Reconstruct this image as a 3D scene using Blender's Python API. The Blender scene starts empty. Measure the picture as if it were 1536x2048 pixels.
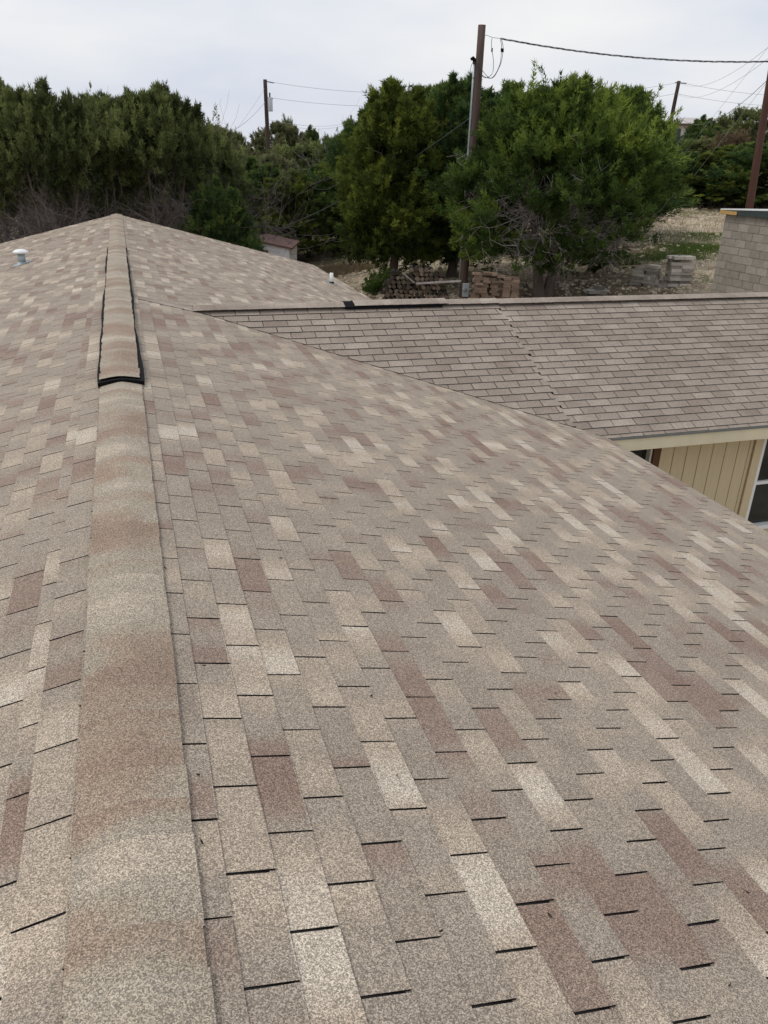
import bpy, math, random
import numpy as np
from mathutils import Vector, Matrix

sc = bpy.context.scene
COL = sc.collection
R = math.radians

# ------------------------------------------------------------------ camera
ZR = 3.9                                   # height of the main ridge above the yard
F_PX, W_PX, H_PX = 1557.18, 1536, 2048
YAW, PITCH, ROLL = 0.31683, 0.42833, 0.03140
CAM = np.array([0.1326, 0.0, ZR + 1.5755])
_fw = np.array([math.sin(YAW)*math.cos(PITCH), math.cos(YAW)*math.cos(PITCH), -math.sin(PITCH)])
_rt0 = np.array([math.cos(YAW), -math.sin(YAW), 0.0])
_up0 = np.cross(_rt0, _fw)
_rt = _rt0*math.cos(ROLL) + _up0*math.sin(ROLL)
_up = -_rt0*math.sin(ROLL) + _up0*math.cos(ROLL)
cd = bpy.data.cameras.new('camera')
cam = bpy.data.objects.new('camera', cd)
COL.objects.link(cam)
M = Matrix(((_rt[0], _up[0], -_fw[0], CAM[0]), (_rt[1], _up[1], -_fw[1], CAM[1]),
            (_rt[2], _up[2], -_fw[2], CAM[2]), (0, 0, 0, 1)))
cam.matrix_world = M
cd.sensor_fit = 'HORIZONTAL'
cd.sensor_width = 36.0
cd.lens = 36.0*F_PX/W_PX
cd.clip_start = 0.05
cd.clip_end = 2000
sc.camera = cam

# ------------------------------------------------------------------ sky, sun, exposure
SUN_AZ, SUN_EL = R(-62), R(56)             # azimuth from +Y towards +X
world = bpy.data.worlds.new('World')
sc.world = world
world.use_nodes = True
wt = world.node_tree
wt.nodes.clear()
wo = wt.nodes.new('ShaderNodeOutputWorld')
bg = wt.nodes.new('ShaderNodeBackground')
sky = wt.nodes.new('ShaderNodeTexSky')
sky.sky_type = 'NISHITA'
sky.sun_disc = False
sky.sun_elevation = SUN_EL
sky.sun_rotation = SUN_AZ
sky.air_density = 1.0
sky.dust_density = 3.0
tc = wt.nodes.new('ShaderNodeTexCoord')
mp = wt.nodes.new('ShaderNodeMapping')
mp.inputs['Scale'].default_value = (1.0, 1.0, 3.2)
cn = wt.nodes.new('ShaderNodeTexNoise')
cn.inputs['Scale'].default_value = 1.9
cn.inputs['Detail'].default_value = 5
cn.inputs['Roughness'].default_value = 0.5
cr = wt.nodes.new('ShaderNodeValToRGB')
cr.color_ramp.elements[0].position = 0.34
cr.color_ramp.elements[0].color = (6.1, 6.6, 7.8, 1)
cr.color_ramp.elements[1].position = 0.66
cr.color_ramp.elements[1].color = (8.9, 8.85, 8.8, 1)
mxs = wt.nodes.new('ShaderNodeMix')
mxs.data_type = 'RGBA'
mxs.inputs[0].default_value = 0.9          # a closed, thin layer of cloud
wt.links.new(tc.outputs['Generated'], mp.inputs['Vector'])
wt.links.new(mp.outputs['Vector'], cn.inputs['Vector'])
wt.links.new(cn.outputs['Fac'], cr.inputs['Fac'])
wt.links.new(sky.outputs['Color'], mxs.inputs[6])
wt.links.new(cr.outputs['Color'], mxs.inputs[7])
wt.links.new(mxs.outputs[2], bg.inputs['Color'])
bg.inputs['Strength'].default_value = 0.1
wt.links.new(bg.outputs['Background'], wo.inputs['Surface'])

sl = bpy.data.lights.new('sun', 'SUN')
sl.energy = 1.3
sl.angle = R(22)
sl.color = (1.0, 0.95, 0.88)
so = bpy.data.objects.new('sun', sl)
COL.objects.link(so)
sdir = Vector((math.sin(SUN_AZ)*math.cos(SUN_EL), math.cos(SUN_AZ)*math.cos(SUN_EL), math.sin(SUN_EL)))
so.rotation_euler = sdir.to_track_quat('Z', 'Y').to_euler()
so.location = (0, 0, 30)

vs = sc.view_settings
vs.view_transform = 'Standard'
vs.look = 'None'
vs.exposure = 0.12
vs.gamma = 1.0
vs.use_curve_mapping = False

# ------------------------------------------------------------------ helpers
def ath(px, py, H):
    """world point seen at photo pixel (px,py), at horizontal distance H from the camera"""
    d = _fw + (px-768)/F_PX*_rt - (py-1024)/F_PX*_up
    return CAM + d*(H/math.hypot(d[0], d[1]))

def terrain(x, y):
    t = np.clip((np.asarray(y, float)-12.8)/5.2, 0, 1)
    t = t*t*(3-2*t)
    xx = np.maximum(np.asarray(x, float), -3)
    z = t*0.103*np.minimum(xx, 75)
    z = z + t*(0.10*np.sin(x*0.55+1.3)*np.sin(y*0.43) + 0.05*np.sin(x*1.7+y*1.1))
    return z

def ground_hit(px, py):
    d = _fw + (px-768)/F_PX*_rt - (py-1024)/F_PX*_up
    d = d/math.hypot(d[0], d[1])
    H = 13.0
    while H < 150:
        P = CAM + d*H
        if P[2] < terrain(P[0], P[1]):
            return P
        H += 0.05
    return P

def base_at(px, H):
    P = ath(px, 310, H)
    return np.array([P[0], P[1], float(terrain(P[0], P[1]))])

def tag(o, label=None, cat=None, group=None, kind=None):
    if label: o['label'] = label
    if cat: o['category'] = cat
    if group: o['group'] = group
    if kind: o['kind'] = kind
    return o

def empty(name, loc, label=None, cat=None, group=None):
    o = bpy.data.objects.new(name, None)
    o.location = loc
    o.empty_display_size = 0.2
    COL.objects.link(o)
    return tag(o, label, cat, group)

def link(name, mesh, parent=None, mats=None, world_space=True):
    o = bpy.data.objects.new(name, mesh)
    COL.objects.link(o)
    if mats:
        for m in mats: mesh.materials.append(m)
    if parent is not None:
        o.parent = parent
        if world_space:
            inv = Matrix.Identity(4)
            q = parent
            loc = Vector((0, 0, 0))
            while q is not None:
                loc += q.location
                q = q.parent
            o.location = -loc
    return o

class MB:
    """collects faces and links them as one mesh"""
    def __init__(s): s.v, s.f, s.m = [], [], []
    def poly(s, pts, mat=0):
        b = len(s.v); s.v += [tuple(p) for p in pts]
        s.f.append(tuple(range(b, b+len(pts)))); s.m.append(mat)
    def prism(s, bot, top, mat_top=0, mat_side=0, bottom=True):
        n = len(bot); b = len(s.v)
        s.v += [tuple(p) for p in bot] + [tuple(p) for p in top]
        s.f.append(tuple(range(b+n, b+2*n))); s.m.append(mat_top)
        if bottom:
            s.f.append(tuple(range(b+n-1, b-1, -1))); s.m.append(mat_side)
        for i in range(n):
            j = (i+1) % n
            s.f.append((b+i, b+j, b+n+j, b+n+i)); s.m.append(mat_side)
    def box(s, lo, hi, mat=0):
        x0, y0, z0 = lo; x1, y1, z1 = hi
        s.prism([(x0,y0,z0),(x1,y0,z0),(x1,y1,z0),(x0,y1,z0)], [(x0,y0,z1),(x1,y0,z1),(x1,y1,z1),(x0,y1,z1)], mat, mat)
    def obox(s, c, ax, ay, az, mat=0):
        c, ax, ay, az = (np.asarray(q, float) for q in (c, ax, ay, az))
        s.prism([c-ax-ay-az, c+ax-ay-az, c+ax+ay-az, c-ax+ay-az], [c-ax-ay+az, c+ax-ay+az, c+ax+ay+az, c-ax+ay+az], mat, mat)
    def tube(s, pts, rad, n=6, mat=0, cap=True):
        pts = [np.asarray(q, float) for q in pts]
        if not hasattr(rad, '__len__'): rad = [rad]*len(pts)
        b = len(s.v); ref = np.array([0.31, 0.17, 0.93])
        for i, q in enumerate(pts):
            t = pts[min(i+1, len(pts)-1)] - pts[max(i-1, 0)]
            t = t/(np.linalg.norm(t)+1e-9)
            rr = ref if abs(t@ref) < 0.95 else np.array([1., 0, 0])
            u = np.cross(t, rr); u /= np.linalg.norm(u); w = np.cross(t, u)
            for k in range(n):
                a = 2*math.pi*k/n
                s.v.append(tuple(q + rad[i]*(math.cos(a)*u + math.sin(a)*w)))
        for i in range(len(pts)-1):
            for k in range(n):
                k2 = (k+1) % n
                s.f.append((b+i*n+k, b+i*n+k2, b+(i+1)*n+k2, b+(i+1)*n+k)); s.m.append(mat)
        if cap:
            s.f.append(tuple(range(b+n-1, b-1, -1))); s.m.append(mat)
            e = b+(len(pts)-1)*n
            s.f.append(tuple(range(e, e+n))); s.m.append(mat)
    def lathe(s, c, prof, n=16, mat=0):
        """prof: list of (radius, z) from the bottom up"""
        b = len(s.v)
        for r, z in prof:
            for k in range(n):
                a = 2*math.pi*k/n
                s.v.append((c[0]+r*math.cos(a), c[1]+r*math.sin(a), c[2]+z))
        for i in range(len(prof)-1):
            for k in range(n):
                k2 = (k+1) % n
                s.f.append((b+i*n+k, b+i*n+k2, b+(i+1)*n+k2, b+(i+1)*n+k)); s.m.append(mat)
        s.f.append(tuple(range(b+n-1, b-1, -1))); s.m.append(mat)
        e = b+(len(prof)-1)*n
        s.f.append(tuple(range(e, e+n))); s.m.append(mat)
    def mesh(s, name, mats, smooth=False):
        me = bpy.data.meshes.new(name)
        me.from_pydata(s.v, [], s.f)
        for m in mats: me.materials.append(m)
        me.polygons.foreach_set('material_index', s.m)
        if smooth: me.polygons.foreach_set('use_smooth', [True]*len(s.f))
        me.update()
        return me
    def build(s, name, mats, parent=None, smooth=False):
        if not isinstance(mats, (list, tuple)): mats = [mats]
        return link(name, s.mesh(name, mats, smooth), parent)

# ------------------------------------------------------------------ materials
class NT:
    def __init__(s, name):
        s.mat = bpy.data.materials.new(name); s.mat.use_nodes = True
        s.t = s.mat.node_tree
        s.b = s.t.nodes['Principled BSDF']
    def n(s, typ, **kw):
        nd = s.t.nodes.new('ShaderNode'+typ)
        for k, v in kw.items(): setattr(nd, k, v)
        return nd
    def l(s, a, b): s.t.links.new(a, b)
    def put(s, sock, v):
        if isinstance(v, bpy.types.NodeSocket): s.l(v, sock)
        else: sock.default_value = v
    def math(s, op, a, b=None, c=None):
        nd = s.n('Math', operation=op)
        for i, v in enumerate((a, b, c)):
            if v is not None: s.put(nd.inputs[i], v)
        return nd.outputs[0]
    def noise(s, vec, scale, detail=2, rough=0.5, dist=0.0):
        nd = s.n('TexNoise')
        if vec is not None: s.l(vec, nd.inputs['Vector'])
        nd.inputs['Scale'].default_value = scale; nd.inputs['Detail'].default_value = detail
        nd.inputs['Roughness'].default_value = rough; nd.inputs['Distortion'].default_value = dist
        return nd.outputs['Fac']
    def ramp(s, fac, stops, mode='LINEAR'):
        nd = s.n('ValToRGB'); e = nd.color_ramp.elements; nd.color_ramp.interpolation = mode
        while len(e) < len(stops): e.new(0.5)
        for q, (p, c) in zip(e, stops):
            q.position = p; q.color = (*c, 1) if len(c) == 3 else c
        s.l(fac, nd.inputs['Fac']); return nd.outputs['Color']
    def mapr(s, v, a, b, c, d):
        nd = s.n('MapRange')
        s.put(nd.inputs[0], v)
        for i, q in enumerate((a, b, c, d)): nd.inputs[i+1].default_value = q
        return nd.outputs[0]
    def mix(s, fac, a, b, typ='MIX'):
        nd = s.n('Mix', data_type='RGBA', blend_type=typ)
        s.put(nd.inputs[0], fac)
        s.put(nd.inputs[6], a if isinstance(a, bpy.types.NodeSocket) else (*a, 1))
        s.put(nd.inputs[7], b if isinstance(b, bpy.types.NodeSocket) else (*b, 1))
        return nd.outputs[2]
    def comb(s, x, y, z=0.0):
        nd = s.n('CombineXYZ')
        for i, v in enumerate((x, y, z)): s.put(nd.inputs[i], v)
        return nd.outputs[0]
    def pos(s): return s.n('NewGeometry').outputs['Position']
    def sep(s, v):
        nd = s.n('SeparateXYZ'); s.l(v, nd.inputs[0]); return nd.outputs
    def scale(s, col, k):
        nd = s.n('VectorMath', operation='SCALE'); s.l(col, nd.inputs[0]); s.put(nd.inputs['Scale'], k); return nd.outputs[0]
    def bump(s, h, strength, dist):
        nd = s.n('Bump'); nd.inputs['Strength'].default_value = strength; nd.inputs['Distance'].default_value = dist
        s.l(h, nd.inputs['Height']); s.l(nd.outputs[0], s.b.inputs['Normal'])
    def done(s, col, rough=0.8, spec=0.3, metal=0.0):
        s.put(s.b.inputs['Base Color'], col if isinstance(col, bpy.types.NodeSocket) else (*col, 1))
        s.put(s.b.inputs['Roughness'], rough)
        s.b.inputs['Specular IOR Level'].default_value = spec
        s.b.inputs['Metallic'].default_value = metal
        return s.mat

# roof geometry (see the photo: low 3 in 12 main roof, steeper cross wing)
S = 0.2537                                # main roof slope
CT = 1/math.sqrt(1+S*S); ST = S*CT
WE = 5.273                                # ridge to eave, horizontally
Y0, Y1 = -3.0, 22.9                       # gable ends
YW, DW = 10.02, 0.19                      # wing ridge: y, drop below the main ridge
YE = 7.42                                 # wing eave
SW = (WE*S-DW)/(YW-YE)
CW = 1/math.sqrt(1+SW*SW); SNW = SW*CW
XSEAM, XW = 4.93, 13.5
EXPO, TAB = 0.127, 0.305
B0R, B0L, B0W = 0.095, 0.026, 0.085       # where the first butt line lies below each ridge
PHR, PHL, PHW = 0.077-0.127, 0.032, 0.2825-TAB/2

GR = 0.0027                               # granule size
def granules(t, p):
    v = t.n('TexVoronoi'); t.l(p, v.inputs['Vector']); v.inputs['Scale'].default_value = 1/GR
    c = t.sep(v.outputs['Color'])[0]
    g = t.math('POWER', c, 1.6)
    g = t.mapr(g, 0, 1, 0.52, 1.88)
    n2 = t.noise(p, 150, 2, 0.6)
    g = t.math('MULTIPLY', g, t.mapr(n2, 0.3, 0.7, 0.93, 1.07))
    n3 = t.noise(p, 1.1, 3, 0.6)
    g = t.math('MULTIPLY', g, t.mapr(n3, 0.3, 0.7, 0.93, 1.06))
    return g, v.outputs['Distance']

BLEND = [(0.10, (0.216, 0.151, 0.117)), (0.27, (0.244, 0.182, 0.142)), (0.36, (0.271, 0.223, 0.175)), (0.48, (0.285, 0.240, 0.191)),
         (0.58, (0.303, 0.252, 0.197)), (0.70, (0.368, 0.302, 0.231)), (0.86, (0.454, 0.394, 0.317))]
OLD = [(0.15, (0.216, 0.173, 0.141)), (0.34, (0.246, 0.202, 0.165)), (0.50, (0.271, 0.227, 0.184)),
       (0.66, (0.285, 0.238, 0.196)), (0.88, (0.341, 0.289, 0.237))]

def shingle_mat(name, side):
    t = NT(name); p = t.pos(); x, y, z = t.sep(p)
    if side == 'wing':
        along = x; down = t.math('DIVIDE', t.math('SUBTRACT', YW, y), CW)
        down = t.math('SUBTRACT', down, t.math('MULTIPLY', t.math('GREATER_THAN', x, XSEAM), 0.045))
        course = t.math('FLOOR', t.math('DIVIDE', t.math('SUBTRACT', down, B0W), EXPO))
        shift = t.math('ADD', t.math('MULTIPLY', course, TAB/2), PHW)
    else:
        along = y; down = t.math('DIVIDE', t.math('ABSOLUTE', x), CT)
        if side == 'left':
            nar = t.math('GREATER_THAN', down, B0L+2*EXPO+0.065)
            down = t.math('ADD', down, t.math('MULTIPLY', nar, 0.062))
        course = t.math('FLOOR', t.math('DIVIDE', t.math('SUBTRACT', down, B0R if side == 'right' else B0L), EXPO))
        shift = t.math('ADD', t.math('MULTIPLY', course, 0.127 if side == 'right' else TAB/2), PHR+0.127 if side == 'right' else PHL)
    tab = t.math('FLOOR', t.math('DIVIDE', t.math('SUBTRACT', along, shift), TAB))
    wn = t.n('TexWhiteNoise', noise_dimensions='2D'); t.l(t.comb(course, tab), wn.inputs['Vector'])
    nv = t.comb(t.math('MULTIPLY', along, 1.9), t.math('MULTIPLY', course, 7.37))
    n1 = t.noise(nv, 1.0, 1.5, 0.5)
    w = 0.30 if side != 'wing' else 0.5
    k = t.math('ADD', t.math('MULTIPLY', wn.outputs['Value'], w), t.math('MULTIPLY', t.mapr(n1, 0.30, 0.70, 0, 1), 1-w))
    col = t.ramp(k, BLEND if side != 'wing' else OLD)
    g, dist = granules(t, p)
    col = t.scale(col, g)
    t.bump(dist, 0.35, 0.0016)
    return t.done(col, 0.78, 0.30)

def cap_mat(name, stops):
    t = NT(name); p = t.pos()
    r = t.n('ObjectInfo').outputs['Random']
    m_ = t.n('Mapping'); m_.inputs['Scale'].default_value = (0.45, 1.0, 1.0); t.l(p, m_.inputs['Vector'])
    n1 = t.noise(m_.outputs[0], 3.4, 1.5)
    k = t.math('ADD', t.math('MULTIPLY', r, 0.34), t.math('MULTIPLY', t.mapr(n1, 0.32, 0.68, 0, 1), 0.66))
    col = t.ramp(k, stops)
    g, dist = granules(t, p)
    t.bump(dist, 0.35, 0.0016)
    return t.done(t.scale(col, g), 0.78, 0.30)

def flat(name, col, rough=0.7, spec=0.3, var=0.12, scale=6.0, metal=0.0, bump=0.0):
    t = NT(name); p = t.pos()
    n = t.noise(p, scale, 4, 0.6)
    lo = tuple(c*(1-var) for c in col); hi = tuple(c*(1+var) for c in col)
    if bump: t.bump(t.noise(p, scale*8, 3, 0.6), bump, 0.01)
    return t.done(t.ramp(n, [(0.3, lo), (0.7, hi)]), rough, spec, metal)

def wood_mat(name, col, var=0.35, stretch=(14, 14, 0.6), rough=0.85):
    t = NT(name); p = t.pos()
    m = t.n('Mapping'); m.inputs['Scale'].default_value = stretch; t.l(p, m.inputs['Vector'])
    n = t.noise(m.outputs[0], 2.0, 5, 0.65)
    lo = tuple(c*(1-var) for c in col); hi = tuple(c*(1+var) for c in col)
    t.bump(n, 0.5, 0.01)
    return t.done(t.ramp(n, [(0.28, lo), (0.72, hi)]), rough, 0.2)

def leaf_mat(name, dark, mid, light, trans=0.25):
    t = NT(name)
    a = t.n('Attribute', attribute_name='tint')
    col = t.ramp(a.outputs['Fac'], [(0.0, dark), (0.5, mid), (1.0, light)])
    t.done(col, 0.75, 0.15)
    tr = t.n('BsdfTranslucent'); t.l(col, tr.inputs['Color'])
    mx = t.n('MixShader'); mx.inputs[0].default_value = trans
    t.l(t.b.outputs[0], mx.inputs[1]); t.l(tr.outputs[0], mx.inputs[2])
    t.l(mx.outputs[0], t.t.nodes['Material Output'].inputs['Surface'])
    return t.mat

def obj_var(name, col, var, rough=0.9, scale=12.0, fine=0.18):
    t = NT(name); p = t.pos()
    r = t.n('ObjectInfo').outputs['Random']
    n = t.noise(p, scale, 4, 0.65)
    base = t.ramp(r, [(0.0, tuple(c*(1-var) for c in col)), (0.5, col), (1.0, tuple(c*(1+var) for c in col))])
    g = t.mapr(n, 0.25, 0.75, 1-fine, 1+fine)
    t.bump(t.noise(p, 90, 3), 0.3, 0.004)
    return t.done(t.scale(base, g), rough, 0.15)

def glass_mat(name, col=(0.012, 0.016, 0.017)):
    t = NT(name); return t.done(col, 0.06, 0.5)

def ground_mat():
    t = NT('limestone_yard'); p = t.pos()
    a = t.noise(p, 0.22, 5, 0.6, 0.4)
    b = t.noise(p, 1.6, 5, 0.65)
    c = t.noise(p, 14, 4, 0.7)
    soil = t.ramp(b, [(0.3, (0.085, 0.062, 0.044)), (0.5, (0.17, 0.128, 0.092)), (0.68, (0.27, 0.215, 0.155))])
    chalk = t.ramp(c, [(0.3, (0.28, 0.222, 0.150)), (0.5, (0.44, 0.365, 0.262)), (0.7, (0.58, 0.505, 0.385))])
    col = t.mix(t.mapr(a, 0.40, 0.54, 0, 1), soil, chalk)
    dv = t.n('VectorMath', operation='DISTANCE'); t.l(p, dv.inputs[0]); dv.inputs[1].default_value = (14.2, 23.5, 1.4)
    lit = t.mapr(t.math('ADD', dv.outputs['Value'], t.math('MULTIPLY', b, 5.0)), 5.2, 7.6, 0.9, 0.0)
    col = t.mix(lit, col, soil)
    grass = t.ramp(c, [(0.3, (0.07, 0.085, 0.03)), (0.7, (0.19, 0.185, 0.085))])
    g = t.noise(p, 0.35, 4, 0.6)
    col = t.mix(t.mapr(g, 0.53, 0.64, 0, 0.7), col, grass)
    t.bump(c, 0.7, 0.05)
    return t.done(col, 0.95, 0.1)

M_R = shingle_mat('tan_blend_shingle', 'right')
M_L = shingle_mat('tan_blend_shingle_west', 'left')
M_W = shingle_mat('weathered_tab_shingle', 'wing')
M_CAP = cap_mat('ridge_cap_shingle', [(0.2, (0.248, 0.181, 0.134)), (0.38, (0.277, 0.213, 0.158)), (0.5, (0.297, 0.251, 0.192)), (0.7, (0.318, 0.275, 0.216)), (0.85, (0.382, 0.323, 0.251))])
M_CAPW = cap_mat('wing_cap_shingle', OLD)
M_EDGE = flat('asphalt_edge', (0.022, 0.019, 0.018), 0.9, 0.2, 0.3, 40)
M_DECK = flat('slot_shade_backing', (0.016, 0.014, 0.014), 0.95, 0.15, 0.3, 30)  # near-black colour stands in for the shade down the tab slots
M_PLASTIC = flat('black_vent_plastic', (0.006, 0.006, 0.007), 0.8, 0.12, 0.2, 20)
M_CREAM = flat('cream_fascia_paint', (0.74, 0.66, 0.47), 0.6, 0.3, 0.07, 3.0, bump=0.1)
M_SIDING = wood_mat('tan_siding_paint', (0.62, 0.515, 0.335), 0.06, (18, 18, 0.7), 0.75)
M_TRIM = wood_mat('tan_trim_paint', (0.64, 0.53, 0.345), 0.05, (14, 14, 0.8), 0.7)
M_BROWN = wood_mat('brown_board', (0.13, 0.065, 0.035), 0.25)
M_WHITE = flat('white_vinyl', (0.80, 0.81, 0.80), 0.4, 0.4, 0.03)
M_DRIP = flat('grey_drip_edge', (0.20, 0.22, 0.215), 0.45, 0.5, 0.1, 8, 0.4)
M_GLASS = glass_mat('dark_window_glass')
M_GROUND = ground_mat()
M_GALV = flat('galvanised_steel', (0.36, 0.40, 0.41), 0.45, 0.5, 0.15, 9, 0.5)
M_POLE = wood_mat('weathered_pole_wood', (0.105, 0.075, 0.06), 0.4, (20, 20, 0.5))
M_POLE2 = wood_mat('dark_pole_wood', (0.06, 0.042, 0.036), 0.4, (20, 20, 0.5))
M_POLE3 = wood_mat('reddish_pole_wood', (0.10, 0.05, 0.038), 0.4, (20, 20, 0.5))
M_WIRE = flat('wire_insulation', (0.075, 0.075, 0.082), 0.6, 0.3, 0.1)
M_WIREL = flat('bare_aluminium_wire', (0.32, 0.325, 0.34), 0.5, 0.4, 0.1)
M_BARK = wood_mat('juniper_bark', (0.155, 0.125, 0.105), 0.45, (22, 22, 0.9), 0.95)
M_DEAD = wood_mat('dead_grey_twig', (0.33, 0.295, 0.275), 0.35, (9, 9, 2))
M_DARKTW = wood_mat('dark_brown_twig', (0.19, 0.16, 0.145), 0.35, (9, 9, 2))
M_BRUSH = wood_mat('grey_brown_brush', (0.15, 0.128, 0.118), 0.5, (5, 5, 2))
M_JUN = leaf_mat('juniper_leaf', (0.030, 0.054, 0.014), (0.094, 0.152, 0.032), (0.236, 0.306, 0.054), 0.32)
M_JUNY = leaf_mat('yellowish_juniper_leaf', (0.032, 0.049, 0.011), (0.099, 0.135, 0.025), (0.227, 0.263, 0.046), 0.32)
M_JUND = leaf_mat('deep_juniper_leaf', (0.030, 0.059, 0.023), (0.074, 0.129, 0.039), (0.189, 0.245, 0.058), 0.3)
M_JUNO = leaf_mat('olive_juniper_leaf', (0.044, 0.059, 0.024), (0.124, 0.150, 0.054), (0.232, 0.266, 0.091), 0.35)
M_OAK = leaf_mat('pale_oak_leaf', (0.07, 0.08, 0.038), (0.14, 0.148, 0.07), (0.22, 0.22, 0.11), 0.4)
M_RUST = leaf_mat('rusty_shrub_leaf', (0.07, 0.045, 0.025), (0.14, 0.095, 0.055), (0.2, 0.15, 0.09))
M_GRASS = leaf_mat('green_grass_blade', (0.060, 0.105, 0.022), (0.115, 0.185, 0.040), (0.20, 0.26, 0.08), 0.4)
M_DRYG = leaf_mat('dry_grass_blade', (0.13, 0.10, 0.055), (0.24, 0.19, 0.11), (0.33, 0.27, 0.17), 0.3)
M_ROCK = flat('pale_limestone', (0.56, 0.485, 0.365), 0.95, 0.1, 0.22, 9, bump=0.4)
M_BLOCK = obj_var('concrete_block', (0.300, 0.270, 0.232), 0.14)
M_MORTAR = flat('mortar', (0.36, 0.335, 0.295), 0.95, 0.1, 0.1, 20)
M_LOOSE = obj_var('loose_concrete_block', (0.46, 0.42, 0.365), 0.62)
M_BRICK = obj_var('brown_brick', (0.225, 0.160, 0.118), 0.3)
M_LOGEND = obj_var('cut_log_wood', (0.13, 0.10, 0.075), 0.75)
M_LOGB = flat('log_bark', (0.030, 0.025, 0.022), 0.95, 0.1, 0.4, 20)
M_PLANK = wood_mat('pale_lumber', (0.42, 0.33, 0.22), 0.15, (3, 14, 14))
M_SHEDROOF = flat('brown_metal_roof', (0.135, 0.062, 0.048), 0.55, 0.3, 0.15, 4)
M_SHEDWALL = flat('white_shed_metal', (0.86, 0.83, 0.82), 0.5, 0.4, 0.06, 3)
M_FARWALL = flat('pale_far_wall', (0.58, 0.55, 0.50), 0.8, 0.2, 0.05, 0.5)
M_FARROOF = flat('pale_metal_roof', (0.46, 0.42, 0.41), 0.5, 0.4, 0.05, 0.5)
M_YELLOW = wood_mat('raw_yellow_wood', (0.5, 0.32, 0.12), 0.15)
M_CUT = flat('orange_cut_wood', (0.50, 0.22, 0.09), 0.8, 0.2, 0.15, 30)

# ------------------------------------------------------------------ ground
def graded(lo, hi, a, b, fine, n):
    g = np.arange(a, b+1e-6, fine)
    l = a - (a-lo)*np.linspace(0, 1, n)[1:]**2; r = b + (hi-b)*np.linspace(0, 1, n)[1:]**2
    return np.concatenate([l[::-1], g, r])
gx = graded(-700, 800, -14, 60, 0.8, 22); gy = graded(-400, 900, -10, 60, 0.8, 22)
GX, GY = np.meshgrid(gx, gy); GZ = terrain(GX, GY)
nx, ny = len(gx), len(gy)
gv = np.stack([GX.ravel(), GY.ravel(), GZ.ravel()], 1)
gf = [(j*nx+i, j*nx+i+1, (j+1)*nx+i+1, (j+1)*nx+i) for j in range(ny-1) for i in range(nx-1)]
gm = bpy.data.meshes.new('ground'); gm.from_pydata(gv.tolist(), [], gf)
gm.polygons.foreach_set('use_smooth', [True]*len(gf))
tag(link('ground', gm, None, [M_GROUND]), kind='structure')

# ------------------------------------------------------------------ the house
house = empty('house', (0, 0, 0), 'low house with tan blend shingle roof and cross wing filling the foreground', 'house')

def clip(poly, a, b, c):
    """keep a*u + b*v <= c"""
    out = []
    for i in range(len(poly)):
        p, q = poly[i], poly[(i+1) % len(poly)]
        dp, dq = a*p[0]+b*p[1]-c, a*q[0]+b*q[1]-c
        if dp <= 0: out.append(p)
        if dp*dq < 0:
            t = dp/(dp-dq); out.append((p[0]+t*(q[0]-p[0]), p[1]+t*(q[1]-p[1])))
    return out if len(out) > 2 else []

class Plane:
    def __init__(s, O, ea, eb, en): s.O, s.ea, s.eb, s.en = (np.array(q, float) for q in (O, ea, eb, en))
    def P(s, a, b, n): return s.O + a*s.ea + b*s.eb + n*s.en
PR = Plane((0, 0, ZR), (0, 1, 0), (CT, 0, -ST), (ST, 0, CT))
PL = Plane((0, 0, ZR), (0, 1, 0), (-CT, 0, -ST), (-ST, 0, CT))
PW = Plane((0, YW, ZR-DW), (1, 0, 0), (0, -CW, -SNW), (0, -SNW, CW))
PWB = Plane((0, YW, ZR-DW), (1, 0, 0), (0, CW, -SNW), (0, SNW, CW))
LS, LW = WE/CT, (YW-YE)/CW

def in_frame(P, pad=0):
    d = P-CAM; z = d@_fw
    if z < 0.1: return None
    px, py = 768+F_PX*(d@_rt)/z, 1024-F_PX*(d@_up)/z
    return z if (-pad < px < W_PX+pad and -pad < py < H_PX+pad) else None

def tab_height(b, b0, n0): return n0+0.0012+(b-b0)/EXPO*0.0054

# decks that carry the shingles (parts of the house)
def deck(name, plane, pts, th=0.11):
    mb = MB()
    mb.prism([plane.P(a, b, -th) for a, b in pts], [plane.P(a, b, 0) for a, b in pts], 0, 0)
    return mb.build(name, M_DECK, house)
roof_e = deck('roof_slope', PR, [(Y0, 0), (Y0, LS), (Y1, LS), (Y1, 0)])
roof_w = deck('roof_slope', PL, [(Y0, 0), (Y1, 0), (Y1, LS), (Y0, LS)])
vx = lambda b: (DW+SW*b*CW)/S             # where the wing slope meets the main slope
roof_n = deck('wing_roof_slope', PW, [(vx(0), 0), (vx(LW), LW), (XW, LW), (XW, 0)], 0.09)
deck('wing_roof_slope', PWB, [(vx(0), 0), (XW, 0), (XW, LW), (vx(LW), LW)], 0.09)
tag(roof_n, 'greyer weathered shingle slope of the wing facing the camera')

bk = S*CT/SW
near_reg = [(1, bk, YW+DW/SW+0.012)]
far_reg = [(-1, bk, -(YW-DW/SW)+0.012)]
rowsR, rowsRv, rowsL = [], [], []
k = 0
while True:
    b0 = B0R-EXPO+k*EXPO; b1 = b0+EXPO
    if b0 > LS-0.03: break
    ph = (PHR+0.127*k) % TAB
    row = (max(b0, 0.0), min(b1, LS+0.012), ph, 0.0, Y0, Y1)
    (rowsR if b1*CT < DW/S else rowsRv).append(row)
    k += 1
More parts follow.
